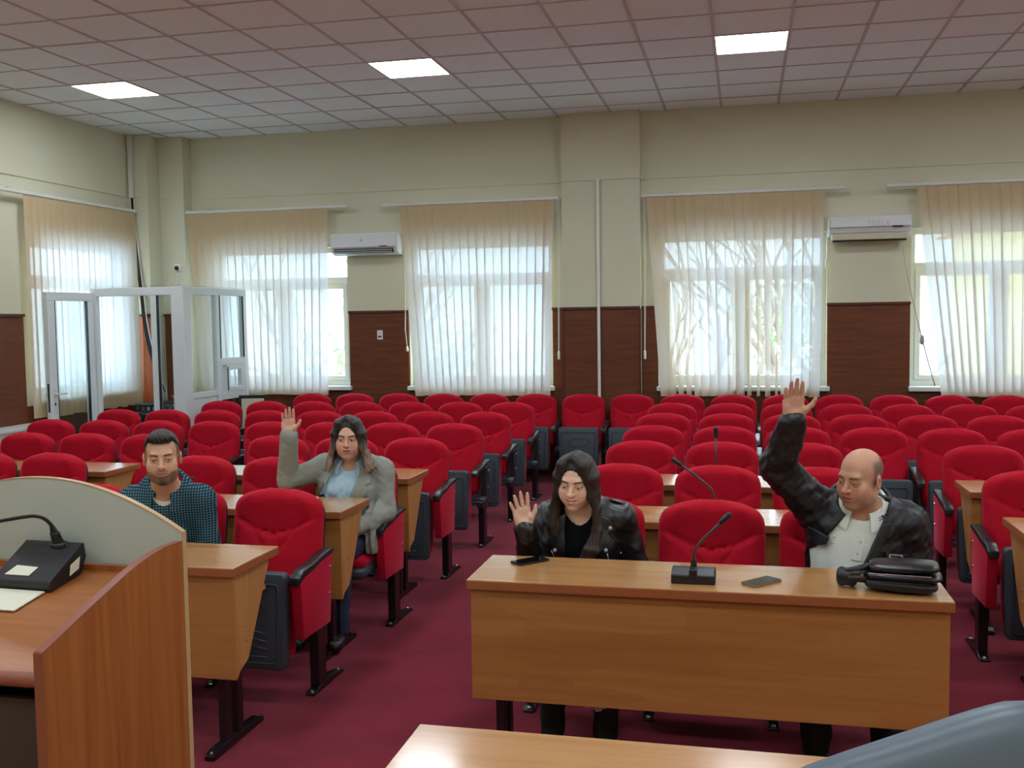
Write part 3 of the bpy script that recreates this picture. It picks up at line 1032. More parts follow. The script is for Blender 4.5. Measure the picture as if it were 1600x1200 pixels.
def standard(e, dx, kind, out):
    def put(n, me):
        o = link(n, me, e)
        o.location = (dx, 0, 0)
        return o
    put('armrest', ARM_ME)
    if kind == 'panel':
        s = put('side_panel', SIDE_ME)
    else:
        s = put('bracket', BRACK_ME)
        put('hinge', HINGE_ME)
    for (y, z) in ((-.06, .585), (-.075, .455)):
        link('bolt', BOLT_R if out > 0 else BOLT_L, s).location = (0, y, z)
    put('leg', LEG_ME)
    f = put('foot', FOOT_ME)
    for y in (-.245, .07):
        link('bolt', FBOLT_ME, f).location = (0, y, 0)


def chair(x, y, label, left=None, right='bracket', down=False):
    e = empty('auditorium_chair', (x, y, 0), label, 'chair', 'red auditorium chairs')
    link('backrest', BACK_ME, e)
    link('back_shell', SHELL_ME, e)
    if down:
        link('seat_cushion', CUSH_DOWN, e)
        link('seat_pan', PAN_DOWN, e)
    else:
        p = link('seat_pan', PAN_ME, e)
        link('pan_ridges', EMB_ME, p)
        link('seat_cushion', CUSH_ME, e)
    h = PITCH_X / 2
    if right:
        standard(e, h, right, 1)
    if left:
        standard(e, -h, left, -1)
    return e


ROWY = [4.64, 5.74, 6.84, 7.83, 8.84, 9.9, 11.02]
XB, XR0 = -2.31, -.69
OCC = {(0, 'B', 1): 'red folding chair under the man in the plaid shirt', (1, 'B', 0): 'red folding chair under the woman in the grey blazer',
       (0, 'R', 0): 'red folding chair under the woman in the black leather jacket', (0, 'R', 2): 'red folding chair under the man in the black jacket'}
RN = ['first', 'second', 'third', 'fourth', 'fifth', 'sixth']
for r in range(3):
    for k in range(3):
        occ = OCC.get((r, 'B', k))
        chair(XB - PITCH_X * k, ROWY[r], occ or 'empty red folding chair, %s row, %s seat left of the centre aisle' % (RN[r], ORD[k]),
              left='panel' if k == 2 else None, right='panel' if k == 0 else 'bracket', down=bool(occ))
        occ = OCC.get((r, 'R', k))
        chair(XR0 + PITCH_X * k, ROWY[r], occ or 'empty red folding chair, %s row, %s seat right of the centre aisle' % (RN[r], ORD[k]),
              left='panel' if k == 0 else None, right='panel' if k == 2 else 'bracket', down=bool(occ))
    if r > 0:
        for k in range(2 if r == 1 else 3):
            chair(-4.48 - PITCH_X * k, ROWY[r], 'red folding chair at far left, %s row, %s from the narrow left gap' % (RN[r], ORD[k]),
                  right='panel' if k == 0 else 'bracket')
    chair(1.487, ROWY[r], 'red folding chair at the right edge, %s row, beside the narrow gap' % RN[r], left='panel')
for r in range(3, 6):
    for k in range(8 if r < 5 else 7):
        chair(XB - PITCH_X * k, ROWY[r], 'red folding chair, %s row, %s seat left of the centre aisle' % (RN[r], ORD[k]))
    for k in range(6 if r == 3 else 7):
        chair(XR0 + PITCH_X * k, ROWY[r], 'red folding chair, %s row, %s seat right of the centre aisle' % (RN[r], ORD[k]), left='bracket' if k == 0 else None)
for k in range(16):
    lab = 'red folding chair in the back row, %s from its left end' % ORD[k]
    if k == 6: lab = 'red folding chair in the back row against the left half of the pillar'
    if k == 7: lab = 'red folding chair in the back row against the right half of the pillar'
    chair(-5.01 + .5445 * k, ROWY[6], lab)

# ------------------------------------------------------------------ front table and grey chair near the viewer
e = empty('front_table', (-.785, 1.62, 0), 'light wooden table top at the bottom edge, nearest the viewer', 'table')
G().box(0, 2.4, 0, .69, DZ - .038, DZ - .002).obj('edge_band', 'desk_edge', e, bevel=.003)
G().box(.001, 2.399, .001, .689, DZ - .004, DZ).obj('table_top', 'desk_top_wood', e, bevel=.0015)
G().box(.02, 2.38, .62, .64, .3, DZ - .038).obj('front_panel', 'desk_wood', e)
for a in (.06, 2.3):
    G().box(a, a + .04, .05, .09, 0, DZ - .038).obj('leg', 'black_metal', e)
    G().box(a, a + .04, .55, .59, 0, DZ - .038).obj('leg', 'black_metal', e)

OCX, OCY, OCZ = .385, 1.44, 1.245
e = empty('office_chair', (OCX, OCY, 0), 'grey leather office chair back in the bottom right corner', 'chair', rz=.0)


def leather_back(u, v):
    s = 2 * u - 1
    a = 2 * math.pi * v
    hw = .36
    top = OCZ - .135 * (max(0, -s - .04)) ** 1.2 - .13 * (max(0, s - .15)) ** 1.4 + .004 * math.sin(6 * s + 1)
    th = .055 * max(0, 1 - abs(s) ** 6) ** .5 + .004
    # loop around section: height from .62 to top
    cy, cz = math.cos(a), math.sin(a)
    zc, hz = (top + .55) / 2, (top - .55) / 2
    p = .35
    yy = math.copysign(abs(cy) ** .8, cy) * th
    zz = zc + math.copysign(abs(cz) ** .55, cz) * hz
    yy += .06 * ((zz - .55) / .6) + .05 * s * s * -1
    return (s * hw, yy, zz)


g = grid_mesh(leather_back, 33, 40, 'backrest', 'grey_leather')
g.obj('backrest', 'grey_leather', e, smooth=True)
G().prism(round_rect(-.27, .27, -.12, .40, .08), 'z', .43, .53).obj('seat', 'grey_leather', e, bevel=.035, seg=3, smooth=True, sharp=1.3).location = (0, .10, 0)
G().tube([(0, .22, .08), (0, .22, .43)], .03, 12).obj('gas_column', 'black_metal', e, smooth=True, sharp=.8)
G().box(-.04, .04, -.06, .25, .40, .43).box(-.04, .04, -.09, -.06, .40, .75).obj('back_bracket', 'black_metal', e, bevel=.005)
for k in range(5):
    a = 2 * math.pi * k / 5
    leg = G().tube([(0,   .22, .1), (.28 * math.cos(a), .22 + .28 * math.sin(a), .07)], [.028, .018], 8).obj('base_leg', 'black_metal', e, smooth=True)
    G().lathe((.28 * math.cos(a), .22 + .28 * math.sin(a) - .02, .028), [(0, .028), (.04, .028)], axis=(0, 1, 0), n=12).obj('caster', 'black_plastic', leg)

# ------------------------------------------------------------------ lectern
LX1, LX0, LY0, LY1 = -1.41, -2.25, 1.75, 2.285
e = empty('lectern', (0, 0, 0), 'wooden speaker lectern with curved pale front board, at lower left', 'lectern')
ZL = .05
crest = [(LY0, 1.125), (1.906, 1.174), (2.051, 1.217), (2.10, 1.228), (2.157, 1.237), (2.219, 1.242), (LY1, 1.240)]
prof = [(LY0, 0), (LY1, 0)] + crest[::-1]
for x in (LX1 - .02, LX0):
    sp = G().prism(prof, 'x', x, x + .02).obj('side_panel', 'lectern_wood', e, bevel=.0015)
# edge band on right side panel (front + sloping top)
G().box(LX1 - .0205, LX1 + .0005, LY0 - .003, LY0, 0, 1.126).obj('edge_band', 'lectern_edge', e)
pts = crest + [(p[0], p[1] + .003) for p in crest[::-1]]
G().prism(pts, 'x', LX1 - .0205, LX1 + .0005).obj('edge_band', 'lectern_edge', e)
# sloping work top
tp = [(LY0 + .012, 1.0 + ZL), (LY1 - .015, 1.095 + ZL), (LY1 - .015, 1.115 + ZL), (LY0 + .012, 1.026 + ZL)]
G().prism(tp, 'x', LX0 + .02, LX1 - .02).obj('work_top', 'lectern_top_wood', e)
G().tube([(LX0 + .02, LY0 + .014, 1.012 + ZL), (LX1 - .021, LY0 + .014, 1.012 + ZL)], .016, 12).obj('front_lip', 'lectern_edge', e, smooth=True, sharp=.8)
G().box(LX0 + .02, LX1 - .02, LY1 - .03, LY1 - .012, 1.09 + ZL, 1.128 + ZL).obj('back_strip', 'lectern_wood', e)
# curved pale board
n = 28
xc, hwid = (LX0 + LX1) / 2, (LX1 - LX0) / 2
arc = [(xc + hwid * (-1 + 2 * k / n), 1.397 - .755 * (hwid * (-1 + 2 * k / n)) ** 2) for k in range(n + 1)]
poly = [(LX1, 0.0), (LX1, 1.2)] + arc[::-1] + [(LX0, 1.2), (LX0, 0.0)]
G().prism(poly, 'y', LY1, LY1 + .016).obj('curved_board', 'lectern_panel', e)
ed = G()
outer = [(xc + (p[0] - xc) * 1.003, p[1] + .0025) for p in arc]
ring = arc + outer[::-1]
for k in range(n):
    ed.prism([arc[k], arc[k + 1], outer[k + 1], outer[k]], 'y', LY1 - .001, LY1 + .017)
ed.box(LX1 - .0, LX1 + .002, LY1 - .001, LY1 + .017, .0, 1.266)
ed.obj('edge_band', 'board_edge', e)
G().box(LX0 + .02, LX1 - .02, LY1 - .04, LY1, 0, 1.1).obj('back_panel', 'shaded_interior', e)
G().box(LX0 + .02, LX1 - .02, LY0 + .06, LY0 + .075, 0.02, 1.0).obj('inner_panel', 'shaded_interior', e)
tag(G().tube([(LX1 - .035, LY0 + .03, 1.02), (LX1 - .04, LY0 + .02, .7), (LX1 - .06, LY0 + .02, .3), (LX1 - .04, LY0 - .05, .02)], .006, 8).obj('lectern_cable', 'cable_black', smooth=True), 'black cable running down inside the lectern edge', 'cable')

# lectern microphone unit
slope = math.atan2(.089, LY1 - LY0 - .027)
mx, my = -1.757, 2.185
mz = 1.026 + ZL + (my - LY0 - .012) * math.tan(slope)
e = empty('conference_microphone', (mx, my, mz), 'black conference microphone unit with paper stickers on the lectern', 'microphone')
e.rotation_euler = (slope, 0, -.05)
e.scale = (.92, .46, .66)
G().prism([(-.14, .004), (.11, .004), (.165, .06), (.165, .115), (.15, .12), (-.135, .045), (-.145, .035)], 'x', -.095, .095).obj('body', 'mic_black', e, bevel=.003)
ta = math.atan2(.045, .285)
top = empty('sticker_group', (0, 0, 0))
bpy.data.objects.remove(top)
def on_top(x, t, h=0.0):   # point on the sloping top face, t along slope from the near edge
    y = -.135 + .285 * t
    z = .045 + .075 * t
    return (x, y, z + h)
st = G()
a, b, c, d = on_top(-.065, .10, .0016), on_top(.015, .10, .0016), on_top(.022, .32, .0016), on_top(-.05, .34, .0016)
st.add([a, b, c, d], [(0, 1, 2, 3)])
st.obj('sticker', 'paper', e)
G().add([(.0962, .01, .022), (.0962, .09, .03), (.0962, .115, .075), (.0962, .03, .062)], [(0, 1, 2, 3)]).obj('side_sticker', 'paper', e)
gr = G()
for i in range(9):
    for j in range(6):
        p = on_top(-.055 + i * .011 + (j % 2) * .0055, .42 + j * .05, .0008)
        gr.lathe(p, [(0, .0028), (.0006, .0028)], axis=(0, -.15, 1), n=6)
tag(gr.obj('speaker_grille', 'dark_slot', e), kind='stuff')
G().lathe(on_top(.03, .90, -.004), [(0, .032), (.014, .03), (.018, .02), (.05, .016), (.056, .018), (.062, .013), (.085, .009)], axis=(-.12, -.10, 1), n=16).obj('neck_socket', 'mic_black', e, smooth=True, sharp=.5)
p0 = Vector(on_top(.03, .90, .0)) + Vector((-.12, -.10, 1)).normalized() * .075
gn = bez(p0, p0 + Vector((-.01, -.01, .055)), p0 + Vector((-.06, -.015, .05)), 10) + bez(p0 + Vector((-.06, -.015, .05)), p0 + Vector((-.12, -.02, .04)), p0 + Vector((-.30, -.05, -.01)), 8)[1:]
G().tube(gn, .0075, 10).obj('gooseneck', 'mic_black', e, smooth=True)
G().lathe(gn[-1], [(0, .008), (.01, .012), (.06, .012), (.07, .006)], axis=gn[-1] - gn[-2], n=12).obj('mic_head', 'mic_black', e, smooth=True)
sheet = G().box(-.13, .075, -.225, -.12, .0005, .0035).obj('lectern_paper', 'paper')
sheet.location = (mx, my + .05, mz + .0115)
sheet.rotation_euler = (slope, 0, -.05)
tag(sheet, 'white card lying under the lectern microphone unit', 'card')

# ------------------------------------------------------------------ things on the desks
gooseneck('desk_microphone', (-.185, 3.80, DZ), [(0, 0, .04), (.0, 0, .09), (.002, 0, .115), (.03, .0, .155), (.075, 0, .20), (.10, 0, .225)],
          'black gooseneck microphone on the front desk between the two people', base=(.082, .06, .05), r=.0055, head=.010)
gooseneck('desk_microphone', (-.14, 5.02, DZ), [(0, 0, .04), (0, 0, .10), (-.02, 0, .15), (-.10, 0, .215), (-.17, 0, .265)],
          'gooseneck microphone bent to the left on the second row desk', base=(.082, .06, .05))
gooseneck('desk_microphone', (-.165, 6.15, DZ), [(0, 0, .04), (0, 0, .15), (0, .0, .27)],
          'upright gooseneck microphone on the third row desk', base=(.082, .06, .05), head=.013, hl=.06)
gooseneck('desk_microphone', (-3.09, 5.02, DZ), [(0, 0, .04), (0, 0, .085), (.004, 0, .10), (.03, 0, .118), (.06, 0, .13)],
          'short silver gooseneck microphone behind the plaid-shirted man', base=(.07, .05, .04), stem='silver', r=.005, head=.007, hl=.02)
gooseneck('desk_microphone', (-2.93, 6.15, DZ), [(0, 0, .04), (0, 0, .12), (-.01, 0, .18), (-.02, 0, .215)],
          'small gooseneck microphone beside the raised hand of the blazer woman', base=(.07, .05, .04), r=.004, head=.008, hl=.03)
gooseneck('desk_microphone', (-7.08, 8.15, .80), [(0, 0, .04), (0.0, 0, .08), (.06, .02, .17)],
          'black gooseneck microphone at the far left edge on the white table', base=(.07, .05, .04), r=.009, head=.012, stem='mic_black')


def phone(loc, rz, label, m_rim):
    e = empty('mobile_phone', loc, label, 'phone', rz=rz)
    G().prism(round_rect(-.037, .037, -.076, .076, .009), 'z', 0, .0085).obj('case', m_rim, e, bevel=.002)
    G().prism(round_rect(-.0345, .0345, -.0735, .0735, .007), 'z', .0085, .0092).obj('screen', 'phone_screen', e)
    return e


phone((-.86, 3.98, DZ), -.75, 'black mobile phone on the front desk before the leather-jacketed woman', 'phone_black')
phone((.065, 3.81, DZ), -.72, 'bronze-edged mobile phone in the middle right of the front desk', 'phone_rim')

# black shoulder bag lying on the front desk
e = empty('shoulder_bag', (.535, 3.80, DZ + .006), 'black three-pocket bag with bundled strap lying on the front desk', 'bag', rz=-.12)


def pillow(cx, cy, cz, hx, hy, hz, name, m, tilt=0.0, seed=0):
    r = random.Random(seed)
    ph = r.uniform(0, 6)

    def fn(u, v):
        a, b = (u - .5) * 2 * math.pi, (v - .5) * math.pi
        p = .45
        f = lambda c, q: math.copysign(abs(c) ** q, c)
        x = f(math.cos(b), p) * f(math.cos(a), p)
        y = f(math.cos(b), p) * f(math.sin(a), p)
        z = f(math.sin(b), .8)
        z *= 1 + .12 * math.sin(5 * x + ph) * (1 - abs(x) * .5)
        return (cx + hx * x, cy + hy * y, cz + hz * z + tilt * x)
    return grid_mesh(fn, 33, 17, name, m).obj(name, m, e, smooth=True)


pillow(.02, .0, .022, .125, .085, .024, 'rear_pocket', 'bag_nylon', -.002, 1)
pillow(.03, .0, .052, .13, .08, .016, 'middle_pocket', 'bag_leather', .0, 2)
pillow(.03, .005, .082, .12, .075, .018, 'front_pocket', 'bag_leather', .004, 3)
for k, z in enumerate((.040, .067)):
    G().tube([(-.09, -.083, z), (.0, -.086, z + .001), (.12, -.083, z)], .0022, 6).obj('zip', 'silver' if k else 'bag_leather', e)
for k in range(3):
    G().tube(bez((-.09, -.03 + .02 * k, .03 + .02 * k), (-.14, -.06, .045 + .012 * k), (-.185, -.01 + .012 * k, .02 + .01 * k), 8), [.014] * 9, 8).obj('strap', 'bag_nylon', e, smooth=True)
pillow(-.165, .0, .03, .038, .045, .03, 'strap_bundle', 'bag_nylon', 0, 6)
G().box(-.118, -.106, -.075, -.065, .05, .06).obj('buckle', 'silver', e)
# plastic bag beneath the front desk
def pb(u, v):
    a, b = u * 2 * math.pi, (v - .5) * math.pi
    r = .07 * (1 + .25 * math.sin(3 * a + 4 * b) + .12 * math.sin(7 * a))
    r *= .72
    return (-.575 + r * math.cos(b) * math.cos(a) * 1.1, 3.86 + r * .5 * math.cos(b) * math.sin(a), .315 + r * 1.2 * math.sin(b))
o = grid_mesh(pb, 21, 13, 'plastic_bag', 'clear_plastic').obj('plastic_bag', 'clear_plastic', smooth=False)
tag(o, 'crumpled pale plastic bag hanging under the front desk', 'bag')

# ------------------------------------------------------------------ people: signed-distance modelling, meshed with surface nets
def vec(*a):
    return np.array(a, float)


def nrm(v):
    v = np.asarray(v, float)
    return v / np.linalg.norm(v)


class SDF:
    """ordered list of primitives joined by smooth union / subtraction; each has a bounding sphere for culling"""
    def __init__(s):
        s.p = []

    def _put(s, fn, c, R, op, k):
        s.p.append((fn, np.asarray(c, float), R, op, k))
        return s

    def cone(s, a, b, ra, rb, k=.01, op='u', flat=False):
        a, b = np.asarray(a, float), np.asarray(b, float)
        ba = b - a
        L2 = ba @ ba
        d = ba / math.sqrt(L2)

        def fn(P):
            q = P - a
            h = np.clip(q @ ba / L2, 0, 1)
            r = np.sqrt(np.maximum(((q - h[:, None] * ba) ** 2).sum(1), 1e-12)) - (ra + (rb - ra) * h)
            if flat:
                r = np.maximum(r, (P - b) @ d)
            return r
        return s._put(fn, (a + b) / 2, math.sqrt(L2) / 2 + max(ra, rb), op, k)

    def chain(s, pts, rs, k=.01, op='u', flat=False):
        for i in range(len(pts) - 1):
            s.cone(pts[i], pts[i + 1], rs[i], rs[i + 1], k, op, flat and i == len(pts) - 2)
        return s

    def ell(s, c, rad, M=None, k=.01, op='u'):
        c = np.asarray(c, float)
        rad = np.asarray(rad, float)
        M = np.eye(3) if M is None else np.asarray(M, float)

        def fn(P):
            q = (P - c) @ M.T
            k0 = np.sqrt(((q / rad) ** 2).sum(1)) + 1e-9
            k1 = np.sqrt(((q / rad ** 2) ** 2).sum(1)) + 1e-9
            return k0 * (k0 - 1) / k1
        return s._put(fn, c, rad.max(), op, k)

    def extend(s, o):
        s.p += o.p
        return s

    def near(s, c, R):
        out = []
        for q in s.p:
            if np.linalg.norm(q[1] - c) - q[2] < R + q[4] + .01:
                out.append(q)
        return out

    @staticmethod
    def ev(prims, P):
        d = np.full(len(P), .25)
        for fn, c, R, op, k in prims:
            e = fn(P)
            if op == 'u':
                h = np.maximum(k - np.abs(d - e), 0) / k
                d = np.minimum(d, e) - h * h * k * .25
            else:
                h = np.maximum(k - np.abs(d + e), 0) / k
                d = np.maximum(d, -e) + h * h * k * .25
        return d


def mesh_sdf(sdf, h, name, material, parent, grow=0.0, post=None, color=None, B=8, clip=None, refine=None):
    """sparse surface nets; vertices in world space, object at the parent's origin"""
    lo = np.min([c - R for _, c, R, op, _ in sdf.p if op == 'u'], axis=0) - grow - .02
    hi = np.max([c + R for _, c, R, op, _ in sdf.p if op == 'u'], axis=0) + grow + .02
    if clip is not None:
        lo, hi = np.maximum(lo, clip[0]), np.minimum(hi, clip[1])
    bs = B * h
    SBN = 4
    S = bs * SBN
    nsb = np.ceil((hi - lo) / S).astype(int)
    NY, NZ = int(nsb[1] * SBN * B + 2), int(nsb[2] * SBN * B + 2)
    gi = np.stack(np.meshgrid(*[np.arange(B + 1)] * 3, indexing='ij'), -1).reshape(-1, 3)
    bo = np.stack(np.meshgrid(*[np.arange(SBN)] * 3, indexing='ij'), -1).reshape(-1, 3)
    ids, pos, quads = [], [], []
    corners = [(i, j, k) for i in (0, 1) for j in (0, 1) for k in (0, 1)]
    edges = [(a, b) for a in range(8) for b in range(a + 1, 8) if sum(abs(corners[a][t] - corners[b][t]) for t in range(3)) == 1]
    key = lambda I: (I[:, 0].astype(np.int64) * NY + I[:, 1]) * NZ + I[:, 2]
    for sx in range(nsb[0]):
        for sy in range(nsb[1]):
            for sz in range(nsb[2]):
                o = np.array([sx, sy, sz]) * SBN * B
                c = lo + (o + SBN * B / 2) * h
                pr = sdf.near(c, S * .87 + grow + .012)
                if not any(q[3] == 'u' for q in pr):
                    continue
                bc = lo + (o + bo * B + B / 2) * h
                d = SDF.ev(pr, bc) - grow
                if post:
                    d = post(d, bc)
                act = np.abs(d) < bs * .87 * 1.35 + .006
                if not act.any():
                    continue
                for ob in bo[act]:
                    pass
                I = (o + bo[act] * B)[:, None, :] + gi[None]
                P = lo + I.reshape(-1, 3) * h
                v = SDF.ev(pr, P) - grow
                if post:
                    v = post(v, P)
                V = v.reshape(-1, B + 1, B + 1, B + 1)
                nb = len(V)
                cs = [V[:, i:i + B, j:j + B, k:k + B] for (i, j, k) in corners]
                neg = np.stack([q < 0 for q in cs], -1)
                cnt = neg.sum(-1)
                mk = (cnt > 0) & (cnt < 8)
                if not mk.any():
                    continue
                w = np.argwhere(mk)
                cv = np.stack([q[mk] for q in cs], -1)
                acc = np.zeros((len(w), 3))
                num = np.zeros(len(w))
                for (a, b) in edges:
                    va, vb = cv[:, a], cv[:, b]
                    x = (va < 0) != (vb < 0)
                    t = np.where(x, va / np.where(x, va - vb, 1), 0)
                    A, Bc = np.array(corners[a], float), np.array(corners[b], float)
                    acc += np.where(x[:, None], A + (Bc - A) * t[:, None], 0)
                    num += x
                base = (o + bo[act] * B)[w[:, 0]] + w[:, 1:]
                pos.append(lo + (base + acc / num[:, None]) * h)
                ids.append(key(base + 1))
                for ax in range(3):
                    sl = [slice(0, B)] * 3
                    s2 = [slice(0, B)] * 3
                    s2[ax] = slice(1, B + 1)
                    v0 = V[(slice(None),) + tuple(sl)]
                    v1 = V[(slice(None),) + tuple(s2)]
                    ch = (v0 < 0) != (v1 < 0)
                    e = np.argwhere(ch)
                    if len(e) == 0:
                        continue
                    gp = (o + bo[act] * B)[e[:, 0]] + e[:, 1:] + 1
                    u = np.zeros(3, int)
                    u[(ax + 1) % 3] = 1
                    q = np.zeros(3, int)
                    q[(ax + 2) % 3] = 1
                    f = np.stack([key(gp - u - q), key(gp - q), key(gp), key(gp - u)], 1)
                    flip = v0[ch] >= 0
                    f[flip] = f[flip][:, ::-1]
                    quads.append(f)
    ids = np.concatenate(ids)
    pos = np.concatenate(pos)
    quads = np.concatenate(quads)
    order = np.argsort(ids)
    ids = ids[order]
    pos = pos[order]
    ix = np.searchsorted(ids, quads)
    ix = np.minimum(ix, len(ids) - 1)
    ok = (ids[ix] == quads).all(1)
    F = ix[ok]
    off = np.array(parent.location) if parent is not None else np.zeros(3)
    if refine is not None:
        # split the quads of the fine region in four and pull the new points onto the surface
        sel = refine(pos)[F].all(1)
        Q = F[sel]
        E = np.stack([np.stack([Q[:, i], Q[:, (i + 1) % 4]], 1) for i in range(4)], 1)
        Es = np.sort(E.reshape(-1, 2), 1)
        ue, inv = np.unique(Es[:, 0].astype(np.int64) * (len(pos) + 1) + Es[:, 1], return_inverse=True)
        ea, eb = ue // (len(pos) + 1), ue % (len(pos) + 1)
        inv = inv.reshape(-1, 4) + len(pos)
        ce = np.arange(len(Q)) + len(pos) + len(ue)
        new = np.concatenate([(pos[ea] + pos[eb]) / 2, pos[Q].mean(1)])
        n0 = len(pos)
        pos = np.concatenate([pos, new])
        F2 = np.concatenate([np.stack([Q[:, i], inv[:, i], ce, inv[:, (i + 3) % 4]], 1) for i in range(4)])
        F = np.concatenate([F[~sel], F2])
        mv = np.unique(F2)
        c = pos[mv].mean(0)
        pr = sdf.near(c, np.linalg.norm(pos[mv] - c, axis=1).max() + .02)
        for _ in range(2):
            P0 = pos[mv]
            d0 = SDF.ev(pr, P0)
            gr = np.stack([SDF.ev(pr, P0 + np.eye(3)[i] * 4e-4) - d0 for i in range(3)], 1) / 4e-4
            st = d0[:, None] * gr / np.maximum((gr ** 2).sum(1), .25)[:, None]
            ln = np.linalg.norm(st, axis=1)
            pos[mv] = P0 - st * np.minimum(1, .002 / np.maximum(ln, 1e-9))[:, None]
    me = bpy.data.meshes.new(name)
    me.vertices.add(len(pos))
    me.vertices.foreach_set('co', (pos - off).astype(np.float32).ravel())
    me.loops.add(F.size)
    me.loops.foreach_set('vertex_index', F.astype(np.int32).ravel())
    me.polygons.add(len(F))
    me.polygons.foreach_set('loop_start', np.arange(0, F.size, 4, dtype=np.int32))
    me.update(calc_edges=True)
    me.validate()
    me.polygons.foreach_set('use_smooth', np.ones(len(me.polygons), bool))
    if color is not None:
        C = color(pos)
        at = me.color_attributes.new('Col', 'FLOAT_COLOR', 'POINT')
        at.data.foreach_set('color', np.concatenate([C, np.ones((len(C), 1))], 1).astype(np.float32).ravel())
    me.materials.append(MATS[material])
    ob = link(name, me, parent)
    return ob


def folds(P, amp, scale, seed, n=5):
    r = np.random.RandomState(seed)
    d = np.zeros(len(P))
    for i in range(n):
        k = r.normal(size=3)
        k = k / np.linalg.norm(k) * scale * r.uniform(.6, 1.6)
        s = np.sin(P @ k + r.uniform(0, 6.28) + 1.2 * np.sin(P @ (k[::-1] * .6)))
        d += s
    return amp * d / n ** .5


class Frame:
    def __init__(s, c, yaw=0.0, pitch=0.0, roll=0.0):
        """yaw + turns the front towards image right; pitch + looks down; roll + tips the head towards image right"""
        f = vec(math.sin(yaw), -math.cos(yaw), 0)
        x = vec(math.cos(yaw), math.sin(yaw), 0)
        u = vec(0, 0, 1)
        f, u = f * math.cos(pitch) - u * math.sin(pitch), u * math.cos(pitch) + f * math.sin(pitch)
        x, u = x * math.cos(roll) - u * math.sin(roll), u * math.cos(roll) + x * math.sin(roll)
        s.c, s.x, s.f, s.u = np.asarray(c, float), x, f, u
        s.M = np.stack([x, f, u])

    def w(s, x, f, u):
        return s.c + s.x * x + s.f * f + s.u * u

    def l(s, P):
        return (P - s.c) @ s.M.T


def head_prims(S, H, sc=1.0, male=True, ear=True, smile=0.0, jaw=1.0, fat=0.0):
    w = lambda x, f, u: H.w(x * sc, f * sc, u * sc)
    M = H.M
    S.ell(w(0, -.012, .035), vec(.075, .097, .084) * sc, M, .02)
    S.ell(w(0, .028, -.042), vec(.057 + fat * .6, .062, .078) * sc, M, .03)
    S.ell(w(0, .068, -.102), vec(.024, .018, .017) * sc * (1.1 if male else .9), M, .03)
    for sg in (-1, 1):
        S.ell(w(sg * (.040 + fat), .018, -.070), vec(.019, .032, .026) * sc * jaw, M, .035)
        S.ell(w(sg * .043, .056, -.026), vec(.022, .022, .020) * sc, M, .028)
        S.ell(w(sg * .032, .060 + smile * .006, -.052), vec(.02 + fat * .3, .018, .02) * sc, M, .03)
    S.cone(w(-.034, .078, .022), w(.034, .078, .022), .012 * sc, .012 * sc, .022)
    for sg in (-1, 1):
        S.ell(w(sg * .032, .100, .000), vec(.019, .017, .0125) * sc, M, .016, 's')
        S.ell(w(sg * .032, .0765, -.001), vec(.0148, .0142, .0135) * sc, M, .006)
    # nose
    S.cone(w(0, .081, .014), w(0, .108, -.030), .0078 * sc, .0098 * sc, .012)
    S.ell(w(0, .111, -.033), vec(.0105, .010, .009) * sc, M, .008)
    for sg in (-1, 1):
        S.ell(w(sg * .0125, .096, -.034), vec(.0075, .0095, .0075) * sc, M, .006)
        S.ell(w(sg * .006, .103, -.0425), vec(.0032, .005, .003) * sc, M, .003, 's')
    # mouth
    mw = .023 + .004 * smile
    S.ell(w(0, .078, -.064), vec(.028, .014, .019) * sc, M, .016)
    for i in range(4):
        t0, t1 = -1 + i * .5, -.5 + i * .5
        g = lambda t: w(mw * t, .0925 - .010 * t * t, -.0605 + smile * .005 * t * t)
        S.cone(g(t0), g(t1), .0048 * sc, .0048 * sc, .005)
        g2 = lambda t: w(mw * .85 * t, .0925 - .010 * t * t, -.0715 - smile * .004 + smile * .007 * t * t)
        S.cone(g2(t0), g2(t1), .0056 * sc, .0056 * sc, .006)
    for i in range(4):
        t0, t1 = -1 + i * .5, -.5 + i * .5
        g = lambda t: w(mw * t, .1 - .010 * t * t, -.0660 + smile * .007 * t * t - smile * .003)
        S.cone(g(t0), g(t1), .0018 * sc * (1 + smile * .8), .0018 * sc * (1 + smile * .8), .003, 's')
    if ear:
        for sg in (-1, 1):
            Me = np.stack([nrm(H.x * sg - H.f * .35), nrm(H.f + H.x * sg * .35), H.u])
            S.ell(w(sg * .078, -.012, -.008), vec(.009, .020, .031) * sc, Me, .010)
            S.ell(w(sg * .088, -.006, -.008), vec(.008, .011, .017) * sc, Me, .005, 's')


def eye_open(S, H, sc, amt=1.0, drop=0.0):
    for sg in (-1, 1):
        S.ell(H.w(sg * .032 * sc, .094 * sc, (-.001 - drop) * sc), vec(.0135, .012, .0050 * amt) * sc, H.M, .002, 's')


